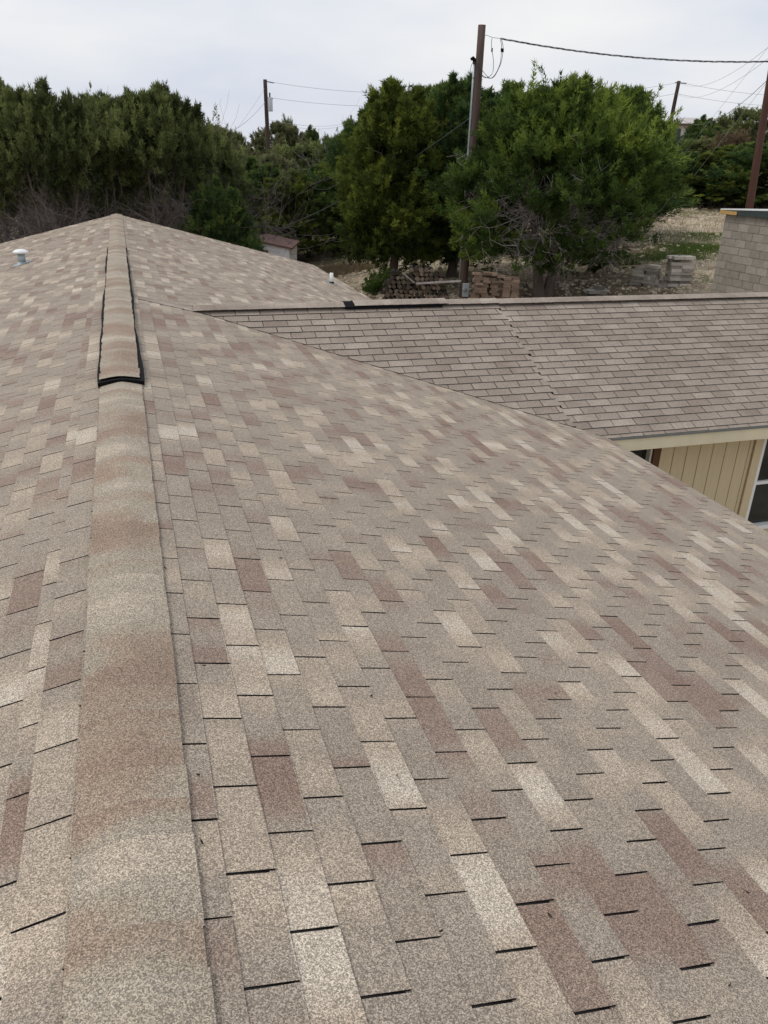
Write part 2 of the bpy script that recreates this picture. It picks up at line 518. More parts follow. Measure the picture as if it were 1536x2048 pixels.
# tabs above the valley head are whole, those below are cut along the two valleys
def lay_multi(plane, part, mat, spec, seed, hs=1.0):
    rng = random.Random(seed); tabs = []
    for (b0, b1, ph, n0, lo, hi), regions in spec:
        jit = rng.uniform(-0.004, 0.004)
        j = math.floor((lo-ph)/TAB)-1
        while ph+j*TAB < hi:
            a0, a1 = ph+j*TAB+0.0038+jit, ph+(j+1)*TAB-0.0038+jit
            j += 1
            rect = [(a0, b0-0.018), (a1, b0-0.018), (a1+rng.uniform(-.0022, .0022), b1+rng.uniform(-.002, .002)),
                    (a0+rng.uniform(-.0022, .0022), b1+rng.uniform(-.002, .002))]
            dn = rng.uniform(0, 0.0012)
            for reg in regions:
                poly = rect
                for h in [(-1, 0, -lo), (1, 0, hi)] + reg:
                    poly = clip(poly, *h)
                    if not poly: break
                if poly: tabs.append((poly, b0, n0, dn))
    order = []
    for i, tb in enumerate(tabs):
        c = np.mean(np.array(tb[0]), 0); z = in_frame(plane.P(c[0], c[1], 0), 20)
        if z: order.append((z, i))
    order.sort(); near = {i for _, i in order[:300]}
    flip = np.dot(np.cross(plane.ea, plane.eb), plane.en) < 0
    rest = MB()
    for i, (poly, b0, n0, dn) in enumerate(tabs):
        pl = poly[::-1] if flip else poly
        bot = [plane.P(q[0], q[1], n0+0.0006) for q in pl]
        top = [plane.P(q[0], q[1], n0+(tab_height(q[1], b0, 0)+dn*(q[1]-b0)/EXPO)*hs) for q in pl]
        if i in near:
            c = np.mean(bot, 0); mb = MB()
            mb.prism([q-c for q in bot], [q-c for q in top], 0, 1)
            o = link('shingle', mb.mesh('shingle', [mat, M_EDGE]), part, world_space=False)
            o.location = c
        else:
            rest.prism(bot, top, 0, 1, bottom=False)
    o = rest.build('shingle_field', [mat, M_EDGE], part); o['kind'] = 'stuff'
lay_multi(PR, roof_e, M_R, [(r, [[]]) for r in rowsR] + [(r, [near_reg, far_reg]) for r in rowsRv], 11)
b0 = B0L-EXPO; k = 0; specL = []
while b0 < LS-0.03:
    w = 0.065 if k == 3 else EXPO
    specL.append(((max(b0, 0), min(b0+w, LS+0.012), (PHL+TAB/2*(k-1)) % TAB, 0.0, Y0, Y1), [[]]))
    b0 += w; k += 1
lay_multi(PL, roof_w, M_L, specL, 12)
specW = []
b0 = B0W-EXPO; k = 0
wreg = [(-1, SW*CW/S, -DW/S)]
while b0 < LW-0.03:
    ph = (PHW+TAB/2*(k-1)) % TAB
    jag = 0.02*math.sin(k*2.3)+0.012*math.sin(k*5.1)
    specW.append(((max(b0, 0), min(b0+EXPO, LW+0.012), ph, 0.006, 0.0, XSEAM+jag), [wreg]))
    specW.append(((max(b0, 0)+0.045, min(b0+EXPO+0.045, LW+0.012), ph, 0.0, XSEAM+jag, XW), [wreg]))
    b0 += EXPO; k += 1
lay_multi(PW, roof_n, M_W, specW, 13, 1.45)

# ridge caps, each a folded shingle
def cap_obj(center, along, across, zoff, half, length, parent, drop, lift=0.006, wob=0.0, rng=random, mat=None, rnd=0.05):
    """folded cap: profile over 'across', laid along 'along'; drop = slope on each side"""
    mb = MB(); n = 13; th = 0.003
    al, ac = np.array(along, float), np.array(across, float); up = np.array([0, 0, 1.0])
    vb, vt = [], []
    for t, lf in ((-0.02, 0.0), (length, lift)):
        for i in range(n):
            u = -half+2*half*i/(n-1)
            z = -drop*(math.sqrt(u*u+rnd**2)-rnd) + zoff + lf + wob*math.cos(u/half*2.0)*(t > 0)
            e = rng.uniform(-0.0015, 0.0015) + (0.003 if i in (0, n-1) and t > 0 else 0)
            q = al*(t+e)+ac*u+up*z
            vb.append(q); vt.append(q+up*th)
    b = [tuple(q) for q in vb+vt+vt]; f = []; m = []
    o2 = 2*n; o4 = 4*n
    for i in range(n-1):
        f.append((o4+i, o4+i+1, o4+n+i+1, o4+n+i)); m.append(0)
    ring = list(range(n)) + list(range(2*n-1, n-1, -1))
    for i in range(len(ring)):
        p_, q_ = ring[i], ring[(i+1) % len(ring)]
        f.append((q_, p_, o2+p_, o2+q_)); m.append(1)
    me = bpy.data.meshes.new('ridge_cap'); me.from_pydata(b, [], f)
    me.materials.append(mat or M_CAP); me.materials.append(M_EDGE)
    me.polygons.foreach_set('material_index', m)
    me.polygons.foreach_set('use_smooth', [mm == 0 for mm in m])
    o = link('ridge_cap', me, parent, world_space=False); o.location = center
    return o
rg = random.Random(5)
V0, V1 = 5.94, 14.85
y = -0.62
while y < Y1-0.05:
    if V0-0.02 < y < V1:
        cap_obj((rg.uniform(-.004, .004), y, ZR), (0, 1, 0), (1, 0, 0), 0.040+rg.uniform(0, .002), 0.141+rg.uniform(-.003, .003), EXPO, house, S*0.75, 0.004, rg.uniform(0, 0.006), rng=rg)
    else:
        cap_obj((rg.uniform(-.003, .003)+0.004, y, ZR), (0, 1, 0), (1, 0, 0), 0.0085, 0.146, EXPO, house, S, 0.0020, 0.0, rng=rg, rnd=0.03)
    y += EXPO
# vent sections under the caps
NS = 8
for i in range(NS):
    ya, yb = V0-0.02+(V1-V0+0.03)*i/NS, V0-0.02+(V1-V0+0.03)*(i+1)/NS-0.004
    mb = MB(); n = 9; rows = []
    nseg = 6
    vb, vt = [], []
    for j in range(nseg+1):
        yy = ya+(yb-ya)*j/nseg
        wv = 0.163+0.006*math.sin(yy*2.1+0.4)+0.004*math.sin(yy*5.3)
        cx_ = 0.006*math.sin(yy*1.3)
        for q in range(n):
            u = -wv+2*wv*q/(n-1)
            z = -S*0.80*(math.sqrt(u*u+.05**2)-.05)
            vb.append((cx_+u, yy, ZR+z+0.002)); vt.append((cx_+u, yy, ZR+z+0.031))
    N_ = len(vb); f = []
    for j in range(nseg):
        for q in range(n-1):
            a = j*n+q; f.append((N_+a, N_+a+1, N_+a+n+1, N_+a+n)); f.append((a, a+n, a+n+1, a+1))
        f.append((j*n, N_+j*n, N_+(j+1)*n, (j+1)*n)); f.append((j*n+n-1, (j+1)*n+n-1, N_+(j+1)*n+n-1, N_+j*n+n-1))
    for q in range(n-1):
        f.append((q, q+1, N_+q+1, N_+q)); e = nseg*n+q; f.append((e, N_+e, N_+e+1, e+1))
    me = bpy.data.meshes.new('ridge_vent'); me.from_pydata(vb+vt, [], f)
    link('ridge_vent', me, house, [M_PLASTIC])
# wing ridge caps: from the main ridge down onto the wing ridge
x = 0.24
while x < XW:
    zr = max(ZR-DW+0.002, ZR-S*x-0.012)
    low = 0.012 if x > XSEAM-0.06 else 0.0
    vent = 2.78 < x < 4.05
    onm = x < DW/S
    cap_obj((x, YW-0.005+rg.uniform(-.004, .004), (ZR-S*x-0.006) if onm else zr-low*0.6), (CT, 0, -ST) if onm else (1, 0, 0), (0, -1, 0), (0.040 if vent else 0.024)-(0.010 if onm else 0), 0.150 if vent else 0.142,
            EXPO, house, 0.03 if onm else SW*0.9, 0.003, rng=rg, mat=M_CAPW)
    x += EXPO
mb = MB(); n = 9
for sgn in (0,):
    bot, top = [], []
    for xx in (2.76, 4.10):
        for q in range(n):
            u = -0.16+0.32*q/(n-1); z = ZR-DW-SW*0.9*(math.sqrt(u*u+.05**2)-.05)
            bot.append((xx, YW+u, z+0.010)); top.append((xx, YW+u, z+0.037))
    N_ = 2*n; f = []
    for q in range(n-1):
        f += [(N_+q, N_+n+q, N_+n+q+1, N_+q+1), (q, q+1, n+q+1, n+q), (q, N_+q, N_+q+1, q+1), (n+q, n+q+1, N_+n+q+1, N_+n+q)]
    f += [(0, n, N_+n, N_), (n-1, N_+n-1, N_+2*n-1, 2*n-1)]
    me = bpy.data.meshes.new('ridge_vent'); me.from_pydata(bot+top, [], f)
    link('ridge_vent', me, house, [M_PLASTIC])

# eaves, fascia, walls
ze = ZR-WE*S
def part_box(name, lo, hi, mat, parent=house):
    m = MB(); m.box(lo, hi); return m.build(name, mat, parent)
part_box('drip_edge', (5.33, YE-0.026, ze-0.030), (XW, YE-0.006, ze-0.006), M_DRIP)
part_box('fascia', (WE+0.02, YE-0.004, ze-0.185), (XW, YE+0.022, ze-0.012), M_CREAM)
part_box('soffit', (WE+0.03, YE+0.022, ze-0.185), (XW, YE+0.47, ze-0.165), M_CREAM)
part_box('fascia', (WE-0.012, Y0, ze-0.16), (WE+0.012, YE-0.01, ze-0.014), M_CREAM)
part_box('fascia', (WE-0.012, 2*YW-YE+0.01, ze-0.16), (WE+0.012, Y1, ze-0.014), M_CREAM)
part_box('fascia', (-WE-0.012, Y0, ze-0.16), (-WE+0.012, Y1, ze-0.014), M_CREAM)
part_box('fascia', (WE+0.02, 2*YW-YE-0.022, ze-0.185), (XW, 2*YW-YE+0.004, ze-0.012), M_CREAM)
part_box('soffit', (4.75, Y0+0.3, ze-0.17), (WE-0.014, YE+0.02, ze-0.15), M_CREAM)
def prism_wall(name, pts, th, axis, mat):
    m = MB()
    if axis == 'y': a = [(p[0], th[0], p[1]) for p in pts]; b = [(p[0], th[1], p[1]) for p in pts]
    else: a = [(th[0], p[0], p[1]) for p in pts]; b = [(th[1], p[0], p[1]) for p in pts]
    m.prism(a, b); return m.build(name, mat, house)
WX = WE-0.42
for yy in (Y0+0.3, Y1-0.4):
    prism_wall('gable_wall', [(-WX, 0), (WX, 0), (WX, ZR-WX*S-0.125), (0, ZR-0.125), (-WX, ZR-WX*S-0.125)], (yy, yy+0.12), 'y', M_SIDING)
part_box('wall', (-WX, Y0+0.42, 0), (-WX+0.12, Y1-0.4, ze-0.02), M_SIDING)
part_box('wall', (WX-0.12, Y0+0.42, 0), (WX, Y1-0.4, ze-0.02), M_SIDING)
YWL = YE+0.43
soff = ze-0.166
# wing front wall: dark doorway, brown jamb, grooved boards, trimmed window
part_box('wall', (WX, YWL+0.05, 0), (5.55, YWL+0.16, soff), M_SIDING)
part_box('wall', (6.40, YWL+0.03, 0), (8.02, YWL+0.16, soff), M_DECK)  # black backing paints the shade inside the board grooves
part_box('wall', (8.02, YWL+0.02, 0), (9.12, YWL+0.16, ZR-3.02), M_SIDING)
part_box('wall', (9.12, YWL+0.02, 0), (XW-0.4, YWL+0.16, soff), M_SIDING)
part_box('wall', (WX, 2*YW-YWL, 0), (XW-0.4, 2*YW-YWL+0.12, soff), M_SIDING)
part_box('wall', (XW-0.52, YWL+0.16, 0), (XW-0.4, 2*YW-YWL, soff), M_SIDING)
part_box('door_glass', (5.55, YWL+0.10, 0), (6.27, YWL+0.13, soff), M_GLASS)
part_box('door_frame', (6.262, YWL+0.02, 0), (6.290, YWL+0.14, soff), M_WHITE)
part_box('door_jamb', (6.292, YWL-0.012, 0), (6.398, YWL+0.14, soff), M_BROWN)
xb = 6.402
i = 0
while xb < 7.80:
    xe = min(xb+0.203, 7.80)
    part_box('siding_board', (xb, YWL, 0.0), (xe-0.011, YWL+0.029, soff-0.001), M_SIDING)
    xb = xe
part_box('corner_trim', (7.805, YWL+0.006, 0), (7.855, YWL+0.029, soff-0.001), M_SIDING)
part_box('window_trim', (7.868, YWL-0.022, 0.3), (7.995, YWL+0.029, soff-0.001), M_TRIM)
part_box('window_trim', (7.995, YWL-0.022, ZR-3.20), (9.12, YWL+0.018, ZR-3.055), M_TRIM)
part_box('window_trim', (9.10, YWL-0.022, ZR-3.05), (9.24, YWL+0.018, soff-0.001), M_TRIM)
win = empty('window', (8.55, YWL, ZR-3.0)); win.parent = house
part_box('glass', (8.03, YWL+0.03, ZR-2.98), (9.08, YWL+0.045, soff), M_GLASS, win)
part_box('frame', (7.998, YWL-0.015, ZR-2.99), (8.045, YWL+0.06, soff-0.001), M_WHITE, win)
part_box('frame', (9.05, YWL-0.015, ZR-2.99), (9.097, YWL+0.06, soff-0.001), M_WHITE, win)
part_box('rail', (8.046, YWL-0.008, ZR-2.37), (9.049, YWL+0.06, ZR-2.325), M_WHITE, win)
part_box('sill', (7.985, YWL-0.055, ZR-3.05), (9.11, YWL+0.06, ZR-2.992), M_WHITE, win)

# pipes through the roof
pv = np.array([-1.715, 16.37]); zz = ZR-1.715*S
t = empty('roof_vent_pipe', (pv[0], pv[1], zz), 'grey metal flue with white mushroom cap on the left roof slope', 'roof vent')
m = MB(); m.lathe((pv[0], pv[1], zz-0.03), [(0.068, 0), (0.068, 0.23)], 18); m.build('pipe', M_GALV, t, True)
m = MB(); m.lathe((pv[0], pv[1], zz), [(0.075, 0.185), (0.135, 0.195), (0.138, 0.215), (0.120, 0.235), (0.075, 0.256), (0.02, 0.266)], 22); m.build('cap', M_WHITE, t, True)
m = MB(); m.obox((pv[0], pv[1], zz+0.010), np.array((CT, 0, ST))*0.17, (0, 0.19, 0), np.array((-ST, 0, CT))*0.002); m.lathe((pv[0], pv[1], zz-0.01), [(0.11, 0), (0.075, 0.05)], 18); m.build('flashing', M_GALV, t)
P = PR.P(18.6, 5.08, 0)
D_ = ath(663, 567, 10)-CAM
tt = ((ZR-CAM[2])-S*CAM[0])/(D_[2]+S*D_[0]); P = CAM+D_*tt
t = empty('plumbing_vent_pipe', tuple(P), 'short white plastic pipe near the far right edge of the roof', 'vent pipe')
m = MB(); m.lathe((P[0], P[1], P[2]-0.03), [(0.044, 0), (0.044, 0.27)], 14); m.build('pipe', M_WHITE, t, True)
m = MB(); m.lathe((P[0], P[1], P[2]-0.02), [(0.075, 0), (0.050, 0.065)], 14); m.build('boot', M_PLASTIC, t, True)
m = MB(); m.obox((P[0], P[1], P[2]+0.010), np.array((CT, 0, -ST))*0.14, (0, 0.15, 0), np.array((ST, 0, CT))*0.002); m.build('flashing', M_GALV, t)

# ------------------------------------------------------------------ trees
def unit(a): return a/(np.linalg.norm(a, axis=-1, keepdims=True)+1e-9)

def leaf_mesh(name, P, A, L, Wd, tint, nleaf, ll, lw, rng, mat):
    n = len(P)*nleaf
    idx = np.repeat(np.arange(len(P)), nleaf)
    A = unit(A); a = A[idx]
    rad = rng.normal(size=(n, 3)); rad = unit(rad-(rad*a).sum(1, keepdims=True)*a)
    t = rng.random(n)
    off = rng.random(n)**0.6
    base = P[idx] + a*(L[idx]*(t-0.25))[:, None] + rad*(Wd[idx]*off*(1.05-0.75*t))[:, None]
    d = unit(a*0.75 + rad*(0.15+0.75*rng.random(n))[:, None] + rng.normal(size=(n, 3))*0.28)
    side = unit(np.cross(d, rng.normal(size=(n, 3))))
    l = (ll*(0.6+0.8*rng.random(n)))[:, None]; w = (lw*(0.6+0.8*rng.random(n)))[:, None]
    v = np.empty((n, 3, 3))
    v[:, 0] = base-side*w*0.5; v[:, 1] = base+side*w*0.5; v[:, 2] = base+d*l
    me = bpy.data.meshes.new(name)
    me.vertices.add(n*3); me.vertices.foreach_set('co', v.ravel())
    me.loops.add(n*3); me.loops.foreach_set('vertex_index', np.arange(n*3))
    me.polygons.add(n); me.polygons.foreach_set('loop_start', np.arange(n)*3)
    at = me.attributes.new('tint', 'FLOAT', 'FACE')
    tv = np.clip(tint[idx]+rng.normal(size=n)*0.10+0.12*(t-0.5), 0, 1)
    at.data.foreach_set('value', tv.astype(np.float32))
    me.materials.append(mat)
    me.update(calc_edges=True)
    return me

def lumps(rng, th, t, k=6):
    s = np.zeros_like(th)
    for _ in range(k):
        s += rng.uniform(0.4, 1)*np.sin(rng.integers(1, 6)*th+rng.uniform(0, 6.28)+rng.uniform(-7, 7)*t)
    return s/k

def crown(rng, h, r, cb, n, shape='round', thin=None, spiky=1.0, plume=0.5, per=13):
    """plumes gathered in clumps over a lumpy crown of height h, radius r, starting at cb"""
    nc = max(12, n//per); m = int(nc*2.4)
    t = rng.random(m)**0.85; th = rng.random(m)*2*math.pi
    if shape == 'cone': prof = np.minimum(1, (t+0.04)*5)**0.5*(1-t)**0.62*1.05+0.05
    elif shape == 'column': prof = np.minimum(1, (t+0.05)*4)**0.5*(1-t**3)**0.7*0.95+0.05
    else: prof = np.minimum(1, (t+0.10)*2.6)**0.6*np.sqrt(np.maximum(0, 1-t**2.6))+0.05
    lp = lumps(rng, th, t*3, 7)
    keep = rng.random(m) < np.clip(0.66+1.2*lp, 0.08, 1)
    q = rng.random(m)
    rr = r*prof*(1+0.42*lp)*np.where(q < 0.75, 0.78+0.30*rng.random(m), np.sqrt(rng.random(m))*0.8)
    z = cb+(h-cb)*t*0.94+0.15*lp
    C = np.stack([rr*np.cos(th), rr*np.sin(th), z], 1)
    if thin is not None: keep &= rng.random(m) < thin(C, t, th)
    keep = np.where(keep)[0][:nc]
    C, t, th, lp = C[keep], t[keep], th[keep], lp[keep]
    cs = plume*(0.45+0.55*rng.random(len(C)))*np.where(t > 0.85, 0.7, 1)
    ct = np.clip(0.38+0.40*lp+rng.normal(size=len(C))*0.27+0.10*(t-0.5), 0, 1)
    out = np.stack([np.cos(th), np.sin(th), np.zeros_like(th)], 1)
    CA = out*(0.85-0.6*t)[:, None] + np.array([0, 0, 1])*(0.30+0.85*t)[:, None] + rng.normal(size=C.shape)*0.22
    if spiky >= 1.2:      # a few leading shoots that stand above the crown
        ns = 22; a = rng.random(ns)*6.283; q = r*0.75*np.sqrt(rng.random(ns))
        top = cb+(h-cb)*0.96*(1-0.35*(q/r)**2)
        for k_ in range(4):
            C = np.concatenate([C, np.stack([q*np.cos(a), q*np.sin(a), top-0.1+k_*0.16*(0.6+rng.random(ns))], 1)])
            cs = np.concatenate([cs, np.full(ns, 0.085-0.018*k_)]); ct = np.concatenate([ct, np.clip(rng.normal(0.45, 0.2, ns), 0, 1)])
            t = np.concatenate([t, np.full(ns, 0.7)]); CA = np.concatenate([CA, np.array([[0, 0, 1.0]])+rng.normal(size=(ns, 3))*0.12])
    i = np.repeat(np.arange(len(C)), per)
    d = rng.normal(size=(len(i), 3))*cs[i][:, None]*np.array([0.75, 0.75, 0.55])
    P = C[i]+d
    A = unit(CA[i])+rng.normal(size=P.shape)*0.28+unit(d)*0.35
    ti = t[i]
    L = plume*(0.45+0.6*rng.random(len(P)))*(1+0.6*spiky*(ti > 0.8)*rng.random(len(P)))
    Wd = plume*0.20*(0.7+0.6*rng.random(len(P)))
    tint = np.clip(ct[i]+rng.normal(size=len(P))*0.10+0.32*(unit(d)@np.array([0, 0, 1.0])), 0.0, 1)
    return P, A, L, Wd, tint

def limb(mb, rng, p, d, L, r, seg, depth, kids, up=0.0, curl=0.35, ends=None):
    pts = [p]; d = d/np.linalg.norm(d)
    for i in range(seg):
        d = d+rng.normal(size=3)*curl*0.5+np.array([0, 0, up]); d = d/np.linalg.norm(d)
        pts.append(pts[-1]+d*L/seg)
    rads = [max(r*(1-0.8*i/seg), 0.004) for i in range(seg+1)]
    mb.tube(pts, rads, 5 if r > 0.05 else 3, cap=False)
    if depth > 0:
        for _ in range(kids):
            i = rng.integers(1, seg+1)
            q = pts[i]; dd = unit(pts[i]-pts[i-1])*0.5+rng.normal(size=3)*0.6+np.array([0, 0, up])
            limb(mb, rng, q, dd, L*rng.uniform(0.35, 0.6), rads[i]*0.55+0.002, max(3, seg-1), depth-1, kids, up, curl)
    return pts

def make_trunk(rng, h, r, stems=1, lean=0.1):
    mb = MB()
    for s in range(stems):
        a = rng.uniform(0, 6.28) if stems == 1 else 6.28*s/stems+rng.uniform(-.5, .5)
        out = np.array([math.cos(a), math.sin(a), 0])
        pts, rad = [], []
        n = 9
        ph = rng.uniform(0, 6)
        for i in range(n):
            t = i/(n-1)
            w = out*(0.08*stems-0.08+lean*h*t*(1 if stems == 1 else 1.8)) + np.array([math.sin(t*5+ph), math.cos(t*4+ph), 0])*0.05*h*t*0.6
            pts.append(np.array([0, 0, -0.25])+w+np.array([0, 0, (h*0.80+0.25)*t]))
            rad.append(r*(1.25 if i == 0 else 1)*(1-0.82*t))
        mb.tube(pts, rad, 9, cap=False)
        for _ in range(9):
            i = rng.integers(3, n); aa = rng.uniform(0, 6.28)
            limb(mb, rng, pts[i], np.array([math.cos(aa), math.sin(aa), 0.5]), h*rng.uniform(0.2, 0.36), rad[i]*0.5, 5, 1, 2, 0.05)
    return mb.mesh('trunk', [M_BARK])

def make_dead(rng, h, r, zlo, zhi, n, mat, facing=None, depth=2, kids=5, rr=0.03):
    mb = MB()
    for _ in range(n):
        a = rng.uniform(0, 6.28) if facing is None else rng.normal(facing[0], facing[1])
        z = rng.uniform(zlo, zhi)*h
        st = np.array([math.cos(a), math.sin(a), 0])*r*rng.uniform(0.05, 0.35)+np.array([0, 0, z])
        limb(mb, rng, st, np.array([math.cos(a), math.sin(a), rng.uniform(-0.1, 0.5)]), r*rng.uniform(0.5, 0.85), rr, 5, depth, kids, -0.015, 0.4)
    return mb.mesh('dead_branches', [mat])

def put_tree(name, base, meshes, label, cat='tree', group=None, rz=0.0, sx=1.0, sz=1.0):
    t = empty(name, tuple(base), label, cat, group)
    t.rotation_euler = (0, 0, rz); t.scale = (sx, sx, sz)
    for nm, me in meshes:
        o = bpy.data.objects.new(nm, me); COL.objects.link(o); o.parent = t
    return t

def kit(seed, h, r, cb, n, nleaf, ll, lw, mat, shape='round', stems=1, tr=0.13, dead=None, thin=None, plume=0.5, spiky=1.0, lean=0.1):
    rng = np.random.default_rng(seed)
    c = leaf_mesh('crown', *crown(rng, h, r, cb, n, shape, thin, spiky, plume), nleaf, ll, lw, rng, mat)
    out = [('trunk', make_trunk(rng, h, tr, stems, lean)), ('crown', c)]
    if dead: out.append(('dead_branches', make_dead(rng, h, r, *dead)))
    return out

def size_for(px, top, H, wpx):
    """tree height above its own ground and crown radius for a crown wpx wide in the photo with its top at (px,top)"""
    b = base_at(px, H); P = ath(px, top, H)
    d = (P-CAM)@_fw
    return b, P[2]-b[2], 0.5*wpx*d/F_PX

# the big spreading juniper right of the near pole
toCam = math.atan2(-0.87, -0.49)
b, h, r = size_for(1118, 196, 27.4, 400)
def thin8(P, t, th):
    f = np.cos(th-toCam)
    k = np.ones(len(P))
    k[(f > 0.15) & (t < 0.40) & (t > 0.05)] = 0.42
    k[(f > -0.3) & (t < 0.07)] = 0.55
    k[(t < 0.10) & (np.hypot(P[:, 0], P[:, 1]) < r*0.45)] = 0.2
    return k
put_tree('juniper_tree', b, kit(8, h, r, 1.25, 3300, 62, 0.135, 0.036, M_JUN, 'round', 2, 0.20, (0.24, 0.52, 30, M_DEAD, (toCam, 1.0), 2, 6, 0.030), thin8, 0.55, 1.4),
         'wide spreading juniper with bare grey branches right of the near utility pole', 'tree')
# sawn branch stubs on its trunk
m = MB()
# the upright dark junipers left of and behind the pole
b, h, r = size_for(790, 192, 30.5, 200)
put_tree('juniper_tree', b, kit(6, h, r, 0.9, 2500, 55, 0.14, 0.036, M_JUNY, 'column', 1, 0.2, (0.1, 0.4, 12, M_DARKTW, None, 2, 4, 0.025), None, 0.5, 1.5),
         'tall upright yellowish juniper behind the firewood pile, left of the near pole', 'tree')
b, h, r = size_for(915, 186, 31.5, 215)
put_tree('juniper_tree', b, kit(7, h, r, 0.7, 2300, 55, 0.14, 0.036, M_JUND, 'column', 1, 0.2, (0.1, 0.4, 12, M_DARKTW, None, 2, 4, 0.025), None, 0.5, 1.5),
         'dark green juniper standing directly behind the near utility pole', 'tree')
b, h, r = size_for(1245, 218, 33.0, 190)
put_tree('juniper_tree', b, kit(9, h, r, 1.6, 2000, 50, 0.15, 0.038, M_JUN, 'round', 2, 0.16, None, None, 0.5, 1.6),
         'juniper with spiky top behind the right side of the spreading juniper', 'tree')

# shared kits for the rest
KA = kit(21, 7.0, 2.7, 3.5, 1700, 48, 0.15, 0.040, M_JUNO, 'round', 3, 0.15, (0.04, 0.60, 64, M_DEAD, None, 2, 5, 0.026), None, 0.55, 1.3)
KB = kit(22, 7.0, 2.5, 4.9, 1300, 48, 0.15, 0.040, M_JUNO, 'round', 2, 0.15, (0.04, 0.6, 64, M_DARKTW, None, 2, 6, 0.030), None, 0.55, 1.3)
KC = kit(23, 6.0, 2.2, 0.5, 1700, 45, 0.16, 0.044, M_JUND, 'round', 2, 0.14, (0.05, 0.4, 8, M_DARKTW, None, 1, 4, 0.025), None, 0.55, 1.5)
KD = kit(24, 6.0, 2.0, 0.4, 1500, 45, 0.16, 0.044, M_JUNY, 'cone', 1, 0.14, None, None, 0.55, 1.4)
KE = kit(25, 6.0, 2.8, 0.9, 1000, 40, 0.24, 0.070, M_JUNO, 'round', 2, 0.18, None, None, 0.7, 1.0)
KF = kit(26, 6.0, 3.0, 1.0, 1000, 40, 0.24, 0.080, M_OAK, 'round', 2, 0.18, None, None, 0.65, 0.3)
KH = {'A': (KA, 7.0, 2.7), 'B': (KB, 7.0, 2.5), 'C': (KC, 6.0, 2.2), 'D': (KD, 6.0, 2.0), 'E': (KE, 6.0, 2.8), 'F': (KF, 6.0, 3.0)}
G_LEFT, G_MID, G_FAR, G_RIGHT = 'thicket behind the far gable', 'green bushes beyond the shed', 'far trees on the skyline', 'junipers on the slope to the right'
TREES = [
    # px, top, H, width px, kit, group, label
    (-45, 150, 31, 230, 'A', G_LEFT, 'juniper cut by the left edge of the picture, highest of the thicket'),
    (92, 205, 29, 215, 'B', G_LEFT, 'olive juniper with tangled bare lower branches behind the white-capped flue'),
    (205, 203, 31, 190, 'A', G_LEFT, 'juniper with bare grey stems behind the far ridge end'),
    (318, 207, 30, 215, 'B', G_LEFT, 'broad olive juniper right of the far ridge end'),
    (405, 262, 33, 150, 'A', G_LEFT, 'lower juniper at the right end of the left thicket'),
    (20, 265, 40, 250, 'B', G_LEFT, 'dark juniper filling the gap at the far left, behind the thicket'),
    (165, 262, 40, 250, 'A', G_LEFT, 'dark juniper behind the thicket, left of the far ridge end'),
    (275, 265, 41, 250, 'B', G_LEFT, 'dark juniper behind the thicket, right of the far ridge end'),
    (60, 330, 50, 260, 'C', G_LEFT, 'dark juniper seen between the bare stems at the far left'),
    (230, 330, 50, 260, 'C', G_LEFT, 'dark juniper seen between the bare stems behind the ridge end'),
    (360, 335, 48, 220, 'C', G_LEFT, 'dark juniper seen between the bare stems above the right roof edge'),
    (430, 375, 29.5, 140, 'C', G_LEFT, 'low dark green juniper at the roof edge left of the shed'),
    (505, 330, 41, 150, 'C', G_MID, 'green juniper behind the left end of the shed'),
    (575, 352, 39, 140, 'D', G_MID, 'green cone juniper right behind the shed roof'),
    (640, 345, 40, 150, 'C', G_MID, 'green juniper between the shed and the upright juniper'),
    (690, 330, 44, 150, 'D', G_MID, 'cone juniper half hidden behind the upright yellowish juniper'),
    (470, 300, 56, 170, 'E', G_MID, 'olive tree left of the pole with the transformer'),
    (600, 290, 62, 190, 'E', G_MID, 'olive tree right of the pole with the transformer'),
    (690, 285, 60, 160, 'E', G_MID, 'olive tree behind the upright junipers'),
    (540, 312, 50, 150, 'F', G_MID, 'pale bush at the foot of the transformer pole'),
    (560, 246, 92, 130, 'F', G_FAR, 'pale round tree on the skyline behind the transformer pole'),
    (575, 236, 96, 36, 'E', G_FAR, 'small dark tree head rising above the pale skyline tree'),
    (622, 260, 95, 44, 'C', G_FAR, 'small dark round tree on the skyline between the two far poles'),
    (432, 250, 85, 110, 'F', G_FAR, 'pale thin tree on the skyline right of the left thicket'),
    (468, 262, 88, 60, 'E', G_FAR, 'dark tree on the skyline left of the transformer pole'),
    (665, 272, 90, 100, 'E', G_FAR, 'low skyline tree beneath the smallest far pole'),
    (1385, 312, 54, 190, 'C', G_RIGHT, 'juniper above the rocky slope right of the spreading juniper'),
    (1318, 302, 56, 150, 'C', G_RIGHT, 'juniper below the leaning far pole'),
    (1470, 300, 52, 190, 'D', G_RIGHT, 'yellow green juniper behind the block building'),
    (1545, 285, 51, 190, 'C', G_RIGHT, 'juniper behind the reddish pole at the right edge'),
    (1410, 278, 62, 140, 'E', G_RIGHT, 'dark tree in front of the pale far building'),
    (1480, 216, 78, 120, 'E', G_FAR, 'round dark tree standing above the skyline right of the far building'),
    (1425, 262, 66, 120, 'C', G_RIGHT, 'tree left of the rusty shrub on the slope'),
    (1395, 238, 84, 62, 'C', G_FAR, 'small dark tree in front of the far building roof'),
    (1005, 192, 38, 200, 'C', G_RIGHT, 'dark juniper behind the spreading juniper'),
    (1200, 215, 40, 260, 'C', G_RIGHT, 'dark juniper behind the crown of the spreading juniper'),
    (730, 240, 42, 150, 'C', G_MID, 'dark juniper behind the upright yellowish juniper'),
    (850, 200, 40, 230, 'C', G_MID, 'dark juniper behind the two upright junipers'),
]
rt = random.Random(3)
